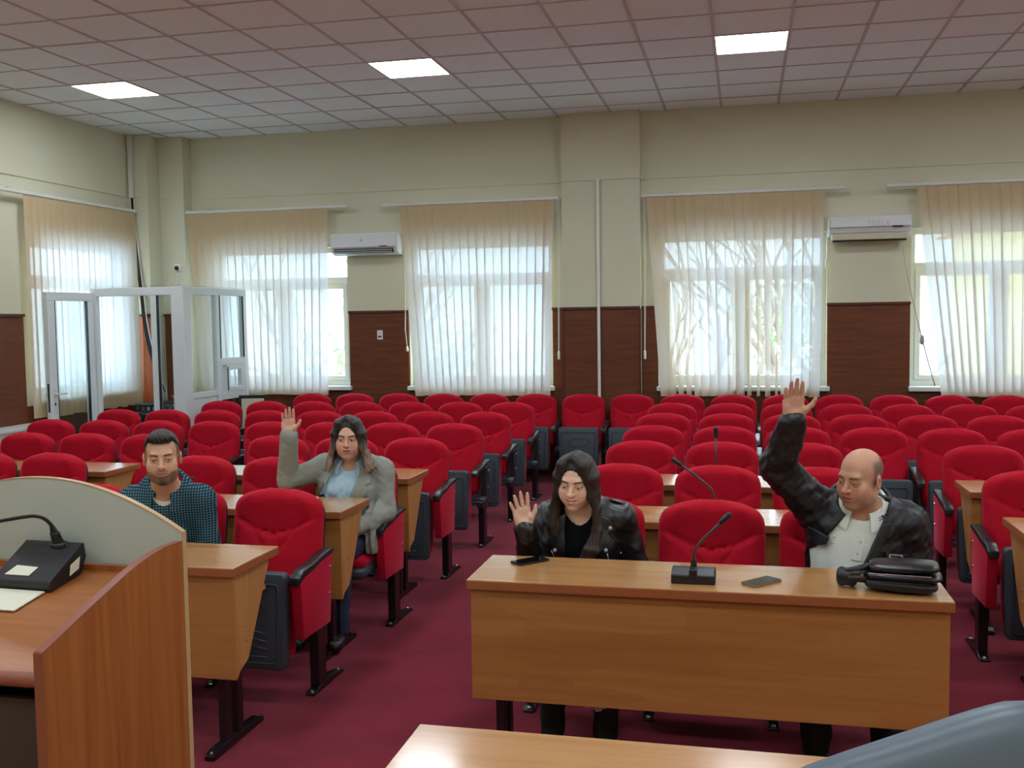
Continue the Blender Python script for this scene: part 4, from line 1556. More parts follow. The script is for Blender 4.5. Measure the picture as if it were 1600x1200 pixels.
def eyes(H, sc, body, gaze=(0, 0), iris=(70, 45, 28)):
    """two eyeballs, coloured by the angle from the gaze direction"""
    for sg in (-1, 1):
        c = H.w(sg * .032 * sc, .0762 * sc, -.001 * sc)
        gz = nrm(H.f + H.x * gaze[0] + H.u * gaze[1])
        a = nrm(np.cross(gz, H.u))
        b = np.cross(a, gz)
        vs, fs, cs = [], [], []
        nr, nsg = 12, 20
        off = np.array(body.matrix_world.translation) if False else np.array(body.parent.location)
        for i in range(nr + 1):
            th = math.pi * (i / nr) ** 1.3
            for k in range(nsg):
                ph = 2 * math.pi * k / nsg
                d = gz * math.cos(th) + (a * math.cos(ph) + b * math.sin(ph)) * math.sin(th)
                vs.append(tuple(c + d * .0128 * sc - off))
                deg = math.degrees(th)
                cs.append(lin((12, 10, 10)) if deg < 13 else lin(iris) if deg < 30 else lin((206, 198, 192)))
        for i in range(nr):
            for k in range(nsg):
                fs.append((i * nsg + k, i * nsg + (k + 1) % nsg, (i + 1) * nsg + (k + 1) % nsg, (i + 1) * nsg + k))
        me = bpy.data.meshes.new('eye')
        me.from_pydata(vs, [], fs)
        at = me.color_attributes.new('Col', 'FLOAT_COLOR', 'POINT')
        at.data.foreach_set('color', np.array(cs, np.float32).ravel())
        me.polygons.foreach_set('use_smooth', [True] * len(me.polygons))
        me.materials.append(MATS['eye'])
        link('eye', me, body)


def smooth01(a, lo, hi):
    t = np.clip((a - lo) / (hi - lo), 0, 1)
    return t * t * (3 - 2 * t)


def face_color(H, sc, skin, lip, brow, smile=0.0, teeth=0.0, beard=None, beard_amt=0.0, scalp=None, scalp_amt=0.0, top_bald=False, blush=0.25, stub_up=-.035, brow_arch=0.0):
    sk, lp, br = [np.array(lin(c)[:3]) for c in (skin, lip, brow)]
    bd = np.array(lin(beard)[:3]) if beard else None
    sp = np.array(lin(scalp)[:3]) if scalp else None

    def fn(P):
        L = H.l(P) / sc
        x, f, u = L[:, 0], L[:, 1], L[:, 2]
        C = np.tile(sk, (len(P), 1))
        n = .5 + .5 * np.sin(P @ vec(310, 170, 240)) * np.sin(P @ vec(-190, 330, 210))
        C *= (1 + .05 * (n - .5))[:, None]
        # warm cheeks, nose and palms
        ch = np.exp(-(((np.abs(x) - .04) / .022) ** 2 + ((u + .035) / .022) ** 2)) * (f > .03) + np.exp(-((x / .014) ** 2 + ((u + .03) / .014) ** 2)) * (f > .09)
        C = C * (1 - blush * ch[:, None] * np.array([.05, .30, .28]))
        head = (np.abs(x) < .12) & (u > -.16) & (u < .2)
        if bd is not None:
            region = smooth01(-(u - (stub_up - .10 * np.maximum(0, .045 - np.abs(x)) / .045 * .2)), 0, .018)
            jawline = region * smooth01(f, -.005, .025) * smooth01(u, -.135, -.115)
            mouth = np.exp(-((x / .017) ** 2 + ((u + .066) / .007) ** 2)) * (f > .08)
            cheek = np.exp(-(((np.abs(x) - .028) / .012) ** 2 + ((u + .050) / .012) ** 2))
            side = smooth01(u, -.03, -.05) * 0
            a = np.clip(jawline * (1 - mouth) * (1 - .6 * cheek), 0, 1) * head * beard_amt
            tach = np.exp(-(((u + .0525) / .006) ** 2)) * (np.abs(x) < .03) * (f > .07) * beard_amt * .9
            goat = np.exp(-((x / .024) ** 2 + ((u + .105) / .022) ** 2)) * (f > .04) * beard_amt * .55
            a = np.clip(np.maximum(a, tach) + goat, 0, .97)
            C = C * (1 - a[:, None]) + bd * a[:, None]
        if sp is not None:
            if top_bald:
                a = smooth01(-f, -.026, .004) * smooth01(u, -.022, .002) * smooth01(-u, -.088, -.062) * (np.abs(x) > -.1)
                a = np.maximum(a, smooth01(-f, .035, .06) * smooth01(u, -.075, -.05) * smooth01(-u, -.10, -.07))
            else:
                a = smooth01(-f, -.045, -.03) * smooth01(u, -.015, .03) + smooth01(-f, .02, .04) * smooth01(u, -.08, -.05)
            ear = (np.abs(x) > .079) & (np.abs(u + .008) < .034) & (f > -.04)
            a = np.clip(a, 0, 1) * head * scalp_amt * (~ear)
            C = C * (1 - a[:, None]) + sp * a[:, None]
        # lips
        ml = -.0660 + smile * .010 * (x / .023) ** 2 - smile * .003
        mw = .0225 + .004 * smile
        hgt = .0092 * np.sqrt(np.maximum(0, 1 - (x / mw) ** 2)) + .0008
        a = smooth01(hgt - np.abs(u - ml), 0, .0016) * (np.abs(x) < mw) * (f > .070) * head
        C = C * (1 - a[:, None]) + lp * a[:, None]
        if teeth:
            a = smooth01(.0042 * np.sqrt(np.maximum(0, 1 - (x / (mw * .8)) ** 2)) - np.abs(u - ml), 0, .0012) * (f > .07) * head * teeth
            C = C * (1 - a[:, None]) + np.array(lin((222, 212, 202))[:3]) * a[:, None]
        else:
            a = np.exp(-((u - ml) / .0013) ** 2) * (np.abs(x) < mw * 1.02) * (f > .070) * head * .85  # shade of the mouth groove painted as a dark line
            C = C * (1 - a[:, None]) + lp * .22 * a[:, None]
        # brows
        ax = np.abs(x)
        line = .0195 + .004 * np.sin((ax - .014) / .036 * 2.2) + brow_arch * (ax - .014) - .10 * np.maximum(0, ax - .042)
        a = np.exp(-((u - line) / .0042) ** 4) * smooth01(ax, .010, .015) * smooth01(-ax, -.054, -.044) * (f > .04) * head * .92
        C = C * (1 - a[:, None]) + br * a[:, None]
        # lash line round the eye opening
        e = ((ax - .032) / .0155) ** 2 + ((u + .0005) / .0068) ** 2
        a = np.exp(-((e - 1.1) / .38) ** 2) * (f > .055) * head * smooth01(u, -.008, .003) * .75
        C = C * (1 - a[:, None]) + (br * .6) * a[:, None]
        return np.clip(C, 0, 1)
    return fn


def hand_prims(S, wrist, up, palm_n, thumb, sc=1.0, spread=.1, curl=.12, thumb_out=.6):
    """up: fingers direction; palm_n: direction the palm faces; thumb: side on which the thumb leaves"""
    up, palm_n = nrm(up), nrm(palm_n)
    palm_n = nrm(palm_n - up * (palm_n @ up))
    th = nrm(np.cross(up, palm_n))
    if th @ np.asarray(thumb, float) < 0:
        th = -th
    w = lambda a, b, c: wrist + (th * a + up * b + palm_n * c) * sc
    xs = (.030, .010, -.010, -.029)
    kn = (.090, .094, .089, .080)
    ln = (.070, .078, .072, .056)
    for i in range(4):
        k = w(xs[i], kn[i], -.003)
        S.cone(w(xs[i] * .62, .012, 0), k, .0150 * sc, .0118 * sc, .012)
        a = spread * (1.2 - .8 * i)
        d = nrm(up * math.cos(a) + th * math.sin(a))
        p = k
        segs = (.46, .31, .23)
        for j, q in enumerate(segs):
            ang = curl * (j + .35)
            dd = nrm(d * math.cos(ang) + palm_n * math.sin(ang))
            n = p + dd * ln[i] * q * sc
            r0 = (.0092, .0085, .0078)[j] * (1 if i < 3 else .88) * sc
            r1 = (.0085, .0078, .0062)[j] * (1 if i < 3 else .88) * sc
            S.cone(p, n, r0, r1, .004)
            p = n
    # thenar and thumb
    b = w(.018, .022, .006)
    m = w(.030 + .012 * thumb_out, .052, .012)
    S.cone(b, m, .0165 * sc, .0135 * sc, .014)
    S.cone(w(-.024, .02, .005), w(-.026, .06, .004), .0125 * sc, .011 * sc, .014)
    d1 = nrm(up * .72 + th * (.35 + .55 * thumb_out))
    d2 = nrm(up * .90 + th * (.15 + .35 * thumb_out))
    p1 = m + d1 * .031 * sc
    S.cone(m, p1, .0118 * sc, .0100 * sc, .006)
    S.cone(p1, p1 + d2 * .027 * sc, .0098 * sc, .0072 * sc, .004)
    S.cone(w(0, -.03, 0), w(0, .03, 0), .0215 * sc, .022 * sc, .02)


def arm_prims(S, sh, el, wr, r=(.056, .044, .028), k=.03, cut=False):
    S.cone(sh, el, r[0], r[1], k)
    S.cone(el, wr, r[1], r[2], .012, flat=cut)


def torso_prims(S, hip, neck, shL, shR, T, W=1.0, D=1.0, bust=0.0, belly=0.0, rs=.062):
    up = nrm(neck - hip)
    L = np.linalg.norm(neck - hip)
    fx = nrm(T.x - up * (T.x @ up))
    ff = np.cross(up, fx)
    if ff @ T.f < 0:
        ff = -ff
    M = np.stack([fx, ff, up])
    S.ell(hip + up * .02, vec(.172 * W, .120 * D, .13), M, .06)
    S.ell(hip + up * L * .40 + ff * belly * .35, vec(.150 * W, .112 * D + belly, .17), M, .08)
    S.ell(hip + up * L * .70, vec(.160 * W, .112 * D, .155), M, .07)
    S.cone(shL, shR, rs, rs, .07)
    nk = neck + up * .03
    for s in (shL, shR):
        S.cone(nk, s, .034, rs * .74, .045)
    if bust:
        for sg in (-1, 1):
            S.ell(hip + up * L * .66 + ff * (.075 * D) + fx * sg * .068, vec(.062, .055, .062) * bust, M, .035)
    return M


def leg_prims(S, hip, T, knee_y=.44, kz=.50, foot_f=.10, r=1.0, spread=.09, sc=1.0):
    out = []
    for sg in (-1, 1):
        h = hip + T.x * sg * .085 + vec(0, 0, -.03)
        k = hip + T.x * sg * (spread + .02) + T.f * knee_y
        k[2] = kz
        a = k + T.f * .02
        a[2] = .09
        S.cone(h, k, .088 * r, .062 * r, .04)
        S.cone(k, a, .060 * r, .042 * r, .02)
        out.append((k, a))
    return out


def shoe_prims(a, T, sc=1.0):
    S = SDF()
    h = a.copy()
    h[2] = .045
    t = h + T.f * .15
    S.cone(h, t, .043 * sc, .038 * sc, .02)
    S.cone(h, h + vec(0, 0, .07), .042 * sc, .046 * sc, .02)
    return S


def strip(fn, nu, nv, name, m, parent, thick=.003):
    off = np.array(parent.location)
    g = G()
    P = np.array([[fn(i / (nu - 1), j / (nv - 1)) for i in range(nu)] for j in range(nv)]) - off
    du = np.gradient(P, axis=1)
    dv = np.gradient(P, axis=0)
    nn = np.cross(du, dv)
    nn /= np.linalg.norm(nn, axis=2, keepdims=True) + 1e-9
    vs = np.concatenate([(P + nn * thick / 2).reshape(-1, 3), (P - nn * thick / 2).reshape(-1, 3)])
    n = nu * nv
    fs = []
    for j in range(nv - 1):
        for i in range(nu - 1):
            a = (j * nu + i, j * nu + i + 1, (j + 1) * nu + i + 1, (j + 1) * nu + i)
            fs.append(a)
            fs.append(tuple(q + n for q in a[::-1]))
    bd = [i for i in range(nu)] + [j * nu + nu - 1 for j in range(1, nv)] + [(nv - 1) * nu + i for i in range(nu - 2, -1, -1)] + [j * nu for j in range(nv - 2, 0, -1)]
    for q in range(len(bd)):
        a, b = bd[q], bd[(q + 1) % len(bd)]
        fs.append((a, a + n, b + n, b))
    g.add([tuple(v) for v in vs], fs)
    return g.obj(name, m, parent, smooth=True, sharp=.9)


def collar(parent, base, T, up, r, stand, flap, open_deg, name, m, point=.02, thick=.004, tilt=.25, spread_out=.018):
    """folded collar round the neck; u runs from the left front round the back to the right front"""
    up = nrm(up)
    fx = nrm(T.x - up * (T.x @ up))
    ff = np.cross(up, fx)
    ff = ff if ff @ T.f > 0 else -ff

    def fn(u, v):
        a = math.radians(open_deg + (360 - 2 * open_deg) * u)
        fr = max(0, math.cos(a)) ** 1.5
        rad = r * (1 + .10 * fr)
        c = math.cos(a) * ff * rad * 1.02 + math.sin(a) * fx * rad
        d = nrm(c)
        low = -tilt * (math.cos(a) + .4) * r
        if v < .4:
            q = v / .4
            return base + c + up * (low + stand * q) - d * .004 * q
        q = (v - .4) / .6
        fl = flap + point * fr
        return base + c + up * (low + stand - fl * q) + d * (spread_out * q ** .8 + .002)
    return strip(fn, 49, 9, name, m, parent, thick)

mat('skin', (205, 160, 130), 0.48, spec=0.4, attr='Col', sss=0.12)
mat('eye', (230, 230, 230), 0.12, attr='Col')
mat('hair', (30, 24, 22), 0.36, spec=0.5, attr='Col', bump=(1.0, 0.9, 0.004))
_nt = MATS['hair'].node_tree
_mp = N(_nt, 'ShaderNodeMapping')
_mp.inputs['Scale'].default_value = (330, 330, 26)
_nz = [n for n in _nt.nodes if n.type == 'TEX_NOISE'][0]
_tc = [n for n in _nt.nodes if n.type == 'TEX_COORD'][0]
_nt.links.new(_tc.outputs['Object'], _mp.inputs['Vector'])
_nt.links.new(_mp.outputs['Vector'], _nz.inputs['Vector'])
mat('blazer_cloth', (158, 163, 152), 0.85, spec=0.15, noise=((260, 260, 260), (138, 143, 133), 0.35, 0.7), bump=(600, 0.25, 0.001))
mat('blazer_lapel', (152, 157, 146), 0.85, spec=0.15, bump=(600, 0.25, 0.001))
mat('blue_shirt', (178, 212, 230), 0.75, spec=0.2, bump=(700, 0.15, 0.0008))
mat('black_leather', (17, 19, 23), 0.36, spec=0.6, bump=(160, 0.35, 0.0015))
mat('black_tee', (15, 20, 24), 0.9, spec=0.1)
mat('jacket_nylon', (20, 22, 28), 0.42, spec=0.5, bump=(120, 0.4, 0.0015))
mat('white_polo', (224, 232, 224), 0.8, spec=0.2, bump=(800, 0.2, 0.0008))
mat('navy_stripe', (40, 44, 70), 0.8)
mat('jeans', (26, 34, 56), 0.85, noise=((160, 160, 160), (36, 46, 72), 0.35, 0.7))
mat('dark_trousers', (22, 22, 27), 0.8)
mat('shoe_black', (14, 14, 15), 0.4)
mat('white_tee', (222, 218, 206), 0.85)
mat('dark_lining', (16, 18, 24), 0.7)


def plaid():
    m = bpy.data.materials.new('plaid_cotton')
    m.use_nodes = True
    nt = m.node_tree
    b = nt.nodes['Principled BSDF']
    b.inputs['Roughness'].default_value = .85
    b.inputs['Specular IOR Level'].default_value = .15
    tc = N(nt, 'ShaderNodeTexCoord')
    facs = []
    for ax in (vec(.94, .34, 0), vec(0, 0.0, 1)):
        dp = N(nt, 'ShaderNodeVectorMath', operation='DOT_PRODUCT')
        nt.links.new(tc.outputs['Object'], dp.inputs[0])
        dp.inputs[1].default_value = tuple(ax * 2 * math.pi / .0125)
        sn = N(nt, 'ShaderNodeMath', operation='SINE')
        nt.links.new(dp.outputs['Value'], sn.inputs[0])
        mr = N(nt, 'ShaderNodeMapRange')
        mr.inputs['From Min'].default_value = .15
        mr.inputs['From Max'].default_value = .6
        nt.links.new(sn.outputs[0], mr.inputs['Value'])
        facs.append(mr)
    ad = N(nt, 'ShaderNodeMath', operation='ADD')
    nt.links.new(facs[0].outputs[0], ad.inputs[0])
    nt.links.new(facs[1].outputs[0], ad.inputs[1])
    hf = N(nt, 'ShaderNodeMath', operation='MULTIPLY')
    hf.inputs[1].default_value = .5
    nt.links.new(ad.outputs[0], hf.inputs[0])
    cr = N(nt, 'ShaderNodeValToRGB')
    cr.color_ramp.elements[0].color = lin((24, 44, 58))
    cr.color_ramp.elements[1].color = lin((112, 148, 154))
    e = cr.color_ramp.elements.new(.5)
    e.color = lin((56, 90, 102))
    nt.links.new(hf.outputs[0], cr.inputs[0])
    nt.links.new(cr.outputs[0], b.inputs['Base Color'])
    MATS['plaid'] = m


plaid()


def poly_sd(x, y, poly):
    P = np.array(poly, float)
    n = len(P)
    d = np.full(len(x), 1e9)
    s = np.ones(len(x))
    for i in range(n):
        a, b = P[i], P[i - 1]
        ex, ey = b - a
        wx, wy = x - a[0], y - a[1]
        t = np.clip((wx * ex + wy * ey) / (ex * ex + ey * ey), 0, 1)
        bx, by = wx - ex * t, wy - ey * t
        d = np.minimum(d, bx * bx + by * by)
        c1, c2, c3 = y >= a[1], y < b[1], ex * wy > ey * wx
        fl = (c1 & c2 & c3) | (~c1 & ~c2 & ~c3)
        s = np.where(fl, -s, s)
    return s * np.sqrt(d)


class Torso:
    """frame at the neck base: x image right, f front, u up the spine"""
    def __init__(s, neck, M):
        s.c, s.M = neck, M

    def l(s, P):
        return (P - s.c) @ s.M.T


def patch(sdf, T, poly, d0, d1, name, m, parent, h=.0035, back=False):
    mid, hf = (d0 + d1) / 2, (d1 - d0) / 2
    P = np.array(poly)
    cs = np.array([T.c + T.M[0] * p[0] + T.M[2] * p[1] + T.M[1] * f for p in P for f in (-.02, .28)])

    def post(d, Q):
        L = T.l(Q)
        return np.maximum(np.maximum(np.abs(d - mid) - hf, poly_sd(L[:, 0], L[:, 2], poly)), (L[:, 1] if back else -L[:, 1]))
    return mesh_sdf(sdf, h, name, m, parent, post=post, clip=(cs.min(0) - .03, cs.max(0) + .03))


def garment_post(T, opening=None, neck=None, hem=None, fold=(0, 40, 1), fine=(0, 120, 2)):
    def post(d, P):
        if fold[0]:
            d = d + folds(P, fold[0], fold[1], fold[2])
        if fine[0]:
            d = d + folds(P, fine[0], fine[1], fine[2])
        L = T.l(P)
        if opening:
            (a0, a1), (b0, b1) = opening
            u = L[:, 2]
            xl, xr = a0 + a1 * u, b0 + b1 * u
            cut = np.maximum(np.maximum(xl - L[:, 0], L[:, 0] - xr), .015 - L[:, 1])
            d = np.maximum(d, -cut)
        if neck:
            a, b, ra, rb = neck
            ba = b - a
            q = P - a
            h = np.clip(q @ ba / (ba @ ba), -.2, 1)
            d = np.maximum(d, -(np.sqrt(((q - h[:, None] * ba) ** 2).sum(1)) - (ra + (rb - ra) * np.clip(h, 0, 1))))
        if hem is not None:
            d = np.maximum(d, hem - P[:, 2])
        return d
    return post


def stud(p, n, r, parent, name='stud', m='pale_metal'):
    off = Vector(parent.location)
    G().lathe(Vector(p) - off, [(-.001, r), (.002, r), (.004, r * .6)], axis=n, n=10).obj(name, m, parent, smooth=True, sharp=.8)


def on_surface(sdf, grow, T, x, u):
    """front surface point of the grown shape at torso coordinates x, u"""
    f = np.linspace(.30, -.05, 240)
    P = T.c + np.outer(np.full(240, x), T.M[0]) + np.outer(f, T.M[1]) + np.outer(np.full(240, u), T.M[2])
    d = SDF.ev(sdf.p, P) - grow
    i = int(np.argmax(d < 0))
    return P[i]


def figure(cfg):
    """common part: body mesh with head, arms, hands and legs; returns shapes for clothing"""
    T = Frame(cfg['neck'], cfg['yaw'])
    H = Frame(cfg['head'], *cfg['turn'])
    sc = cfg['hs']
    root = empty('person', (cfg['seat'][0], cfg['seat'][1], 0), cfg['label'], 'person', 'people seated in the hall')
    up = SDF()
    M = torso_prims(up, cfg['hip'], cfg['neck'], cfg['shL'], cfg['shR'], T, **cfg['torso'])
    core = SDF().extend(up)
    TT = Torso(cfg['neck'], M)
    for (sh, el, wr) in cfg['arms']:
        arm_prims(up, sh, el, wr, cfg['ar'])
    B = SDF().extend(up)
    nb = H.w(0, -.018 * sc, -.075 * sc)
    B.cone(cfg['neck'] - T.f * .015, nb, cfg['nr'] * 1.12, cfg['nr'], .03)
    head_prims(B, H, sc, **cfg.get('face', {}))
    eye_open(B, H, sc, cfg.get('open', 1.0), cfg.get('drop', 0.0))
    for hd in cfg['hands']:
        hand_prims(B, **hd)
    legs = SDF()
    kn = leg_prims(legs, cfg['hip'], Frame(cfg['hip'], cfg['yaw'] + cfg.get('leg_turn', 0.0)), **cfg.get('legs', {}))
    B.extend(legs)
    def fine(P):
        L = H.l(P) / sc
        return (np.abs(L[:, 0]) < .07) & (L[:, 1] > .035) & (L[:, 2] > -.12) & (L[:, 2] < .045)
    sm = cfg.get('face', {}).get('smile', 0.0)
    body = mesh_sdf(B, .003, 'body', 'skin', root, color=face_color(H, sc, smile=sm, **cfg['col']), refine=fine)
    eyes(H, sc, body, cfg.get('gaze', (0, 0)))
    legs.ell(cfg['hip'] + M[2] * .02, vec(.172 * cfg['torso'].get('W', 1), .12, .12), M, .05)
    mesh_sdf(legs, .007, 'trousers', cfg['trouser'], root, grow=.010, post=lambda d, P: np.maximum(d + folds(P, .003, 50, 5), .075 - P[:, 2]))
    for (k, a) in kn:
        mesh_sdf(shoe_prims(a, T), .006, 'shoe', 'shoe_black', root)
    return root, T, H, TT, up, core, body, nb


def hair_color(H, sc, root_c, tip_c, u0, u1):
    a, b = np.array(lin(root_c)[:3]), np.array(lin(tip_c)[:3])

    def fn(P):
        L = H.l(P) / sc
        az = np.arctan2(L[:, 0], L[:, 1])
        n = .5 + .5 * np.sin(az * 37 + 3 * np.sin(L[:, 2] * 30)) * np.sin(az * 61 + 1.3)
        t = smooth01(-L[:, 2] + .05 * (n - .5), -u0, -u1) * (.45 + .55 * n)
        return a * (1 - t[:, None]) + b * t[:, None]
    return fn


def long_hair(H, sc, ends, r=.013, vol=1.0, part=0.0, phis=(52, 58, 66, 76, 90, 104, 118, 134, 150, 168)):
    """ends(sg, i, phi) gives the tail points (head units) of each lock"""
    S = SDF()
    w = lambda x, f, u: H.w(x * sc, f * sc, u * sc)
    S.ell(w(0, -.018, .037), vec(.084 * vol, .103, .0945) * sc, H.M, .01)
    S.ell(w(part * .6, .108, -.012), vec(.061, .070, .090) * sc, H.M, .014, 's')
    for sg in (-1, 1):
        for i, ph in enumerate(phis):
            a = math.radians(ph)
            sx, cf = math.sin(a) * sg, math.cos(a)
            pts = [w(part + sg * .006, .045 - i * .012, .122 - .0012 * i), w(part * .5 + sx * .058, cf * .085 + .006, .090),
                   w(sx * .086 * vol, cf * .102 - .004, .030), w(sx * .093 * vol, cf * .103 - .006, -.045)]
            pts += [w(*p) for p in ends(sg, i, ph)]
            n = len(pts)
            rs = [r * .5 * sc, r * .8 * sc] + [r * sc] * (n - 3) + [r * .45 * sc]
            S.chain(pts[:3], rs[:3], .022)
            S.chain(pts[2:], rs[2:], .012)
    return S


# ---- man in plaid shirt (first row, left)
def man_plaid():
    T0 = Frame((0, 0, 0), .36)
    c = vec(-2.725, 4.305, .945)
    cfg = dict(label='bearded man in blue plaid shirt sitting behind the lectern, arms down', seat=(-2.85, 4.40), yaw=.36,
               neck=c + vec(.0, -.01, .035), hip=vec(-2.82, 4.42, .56), shL=c - T0.x * .160, shR=c + T0.x * .150,
               head=vec(-2.664, 4.175, 1.178), turn=(.50, .03, -.02), hs=1.02, nr=.060, ar=(.053, .047, .034),
               torso=dict(W=1.02, D=1.0, rs=.060),
               arms=[], hands=[], trouser='dark_trousers', open=.62, gaze=(.1, -.1),
               face=dict(male=True, jaw=1.0, smile=.25), legs=dict(knee_y=.36),
               col=dict(skin=(214, 168, 138), lip=(178, 116, 100), brow=(34, 26, 24), beard=(52, 40, 36), beard_amt=.62, scalp=(40, 33, 31), scalp_amt=.78, stub_up=-.045))
    elL, elR = cfg['shL'] + vec(-.05, -.01, -.27), cfg['shR'] + vec(.035, .015, -.275)
    wL, wR = vec(-2.80, 4.13, .655), vec(-2.62, 4.15, .655)
    cfg['arms'] = [(cfg['shL'], elL, wL), (cfg['shR'], elR, wR)]
    cfg['hands'] = [dict(wrist=wL, up=vec(.5, -.5, -.2), palm_n=vec(0, 0, -1), thumb=vec(0, -1, 0), curl=.4), dict(wrist=wR, up=vec(-.5, -.5, -.2), palm_n=vec(0, 0, -1), thumb=vec(0, -1, 0), curl=.4)]
    root, T, H, TT, up, core, body, nb = figure(cfg)
    nk = cfg['neck']
    mesh_sdf(up, .005, 'plaid_shirt', 'plaid', root, grow=.013, post=garment_post(TT, neck=(nk - T.f * .0 - vec(0, 0, .05), nb, .064, .074), hem=.5, fold=(.0035, 42, 3), fine=(.0012, 110, 4)))
    mesh_sdf(core, .0034, 'white_undershirt', 'white_tee', root, grow=.005, post=garment_post(TT, neck=(nk - vec(0, 0, .02), nb, .058, .066), hem=.75), clip=(nk - vec(.14, .16, .055), nk + .14))
    col = collar(root, nk + vec(0, 0, .062) + T.f * .012, T, TT.M[2], .082, .024, .052, 22, 'collar', 'plaid', point=.034, tilt=.34, spread_out=.046, thick=.006)
    for k in range(3):
        p = on_surface(core, .016, TT, .004, -.085 - .075 * k)
        stud(p, T.f, .0055, root, 'button', 'white_tee')
    patch(core, TT, [(-.016, -.06), (.016, -.06), (.016, -.36), (-.016, -.36)], .011, .0175, 'button_placket', 'plaid', root)
    # short dark hair, lifted at the front
    S = SDF().ell(H.w(0, -.010, .044), vec(.0795, .1015, .0885), H.M).ell(H.w(.0, .052, .098), vec(.055, .036, .026), H.M, .03)

    def post(d, P):
        L = H.l(P)
        hl = .076 - .9 * np.maximum(0, .035 - L[:, 1]) ** 1.0 * (L[:, 1] > -.02) - .05 * (L[:, 1] <= -.02)
        hl = np.maximum(hl, .036) + .010 * (np.abs(L[:, 0]) / .06) ** 4 * (L[:, 1] > .04)
        d = d + .0022 * np.sin(L[:, 0] * 330 + 40 * L[:, 2]) * np.sin(L[:, 1] * 190 + L[:, 2] * 150)
        return np.maximum(d, hl - L[:, 2])
    mesh_sdf(S, .003, 'hair', 'hair', root, post=post, color=lambda P: np.tile(np.array(lin((34, 29, 28))[:3]), (len(P), 1)))
    return root


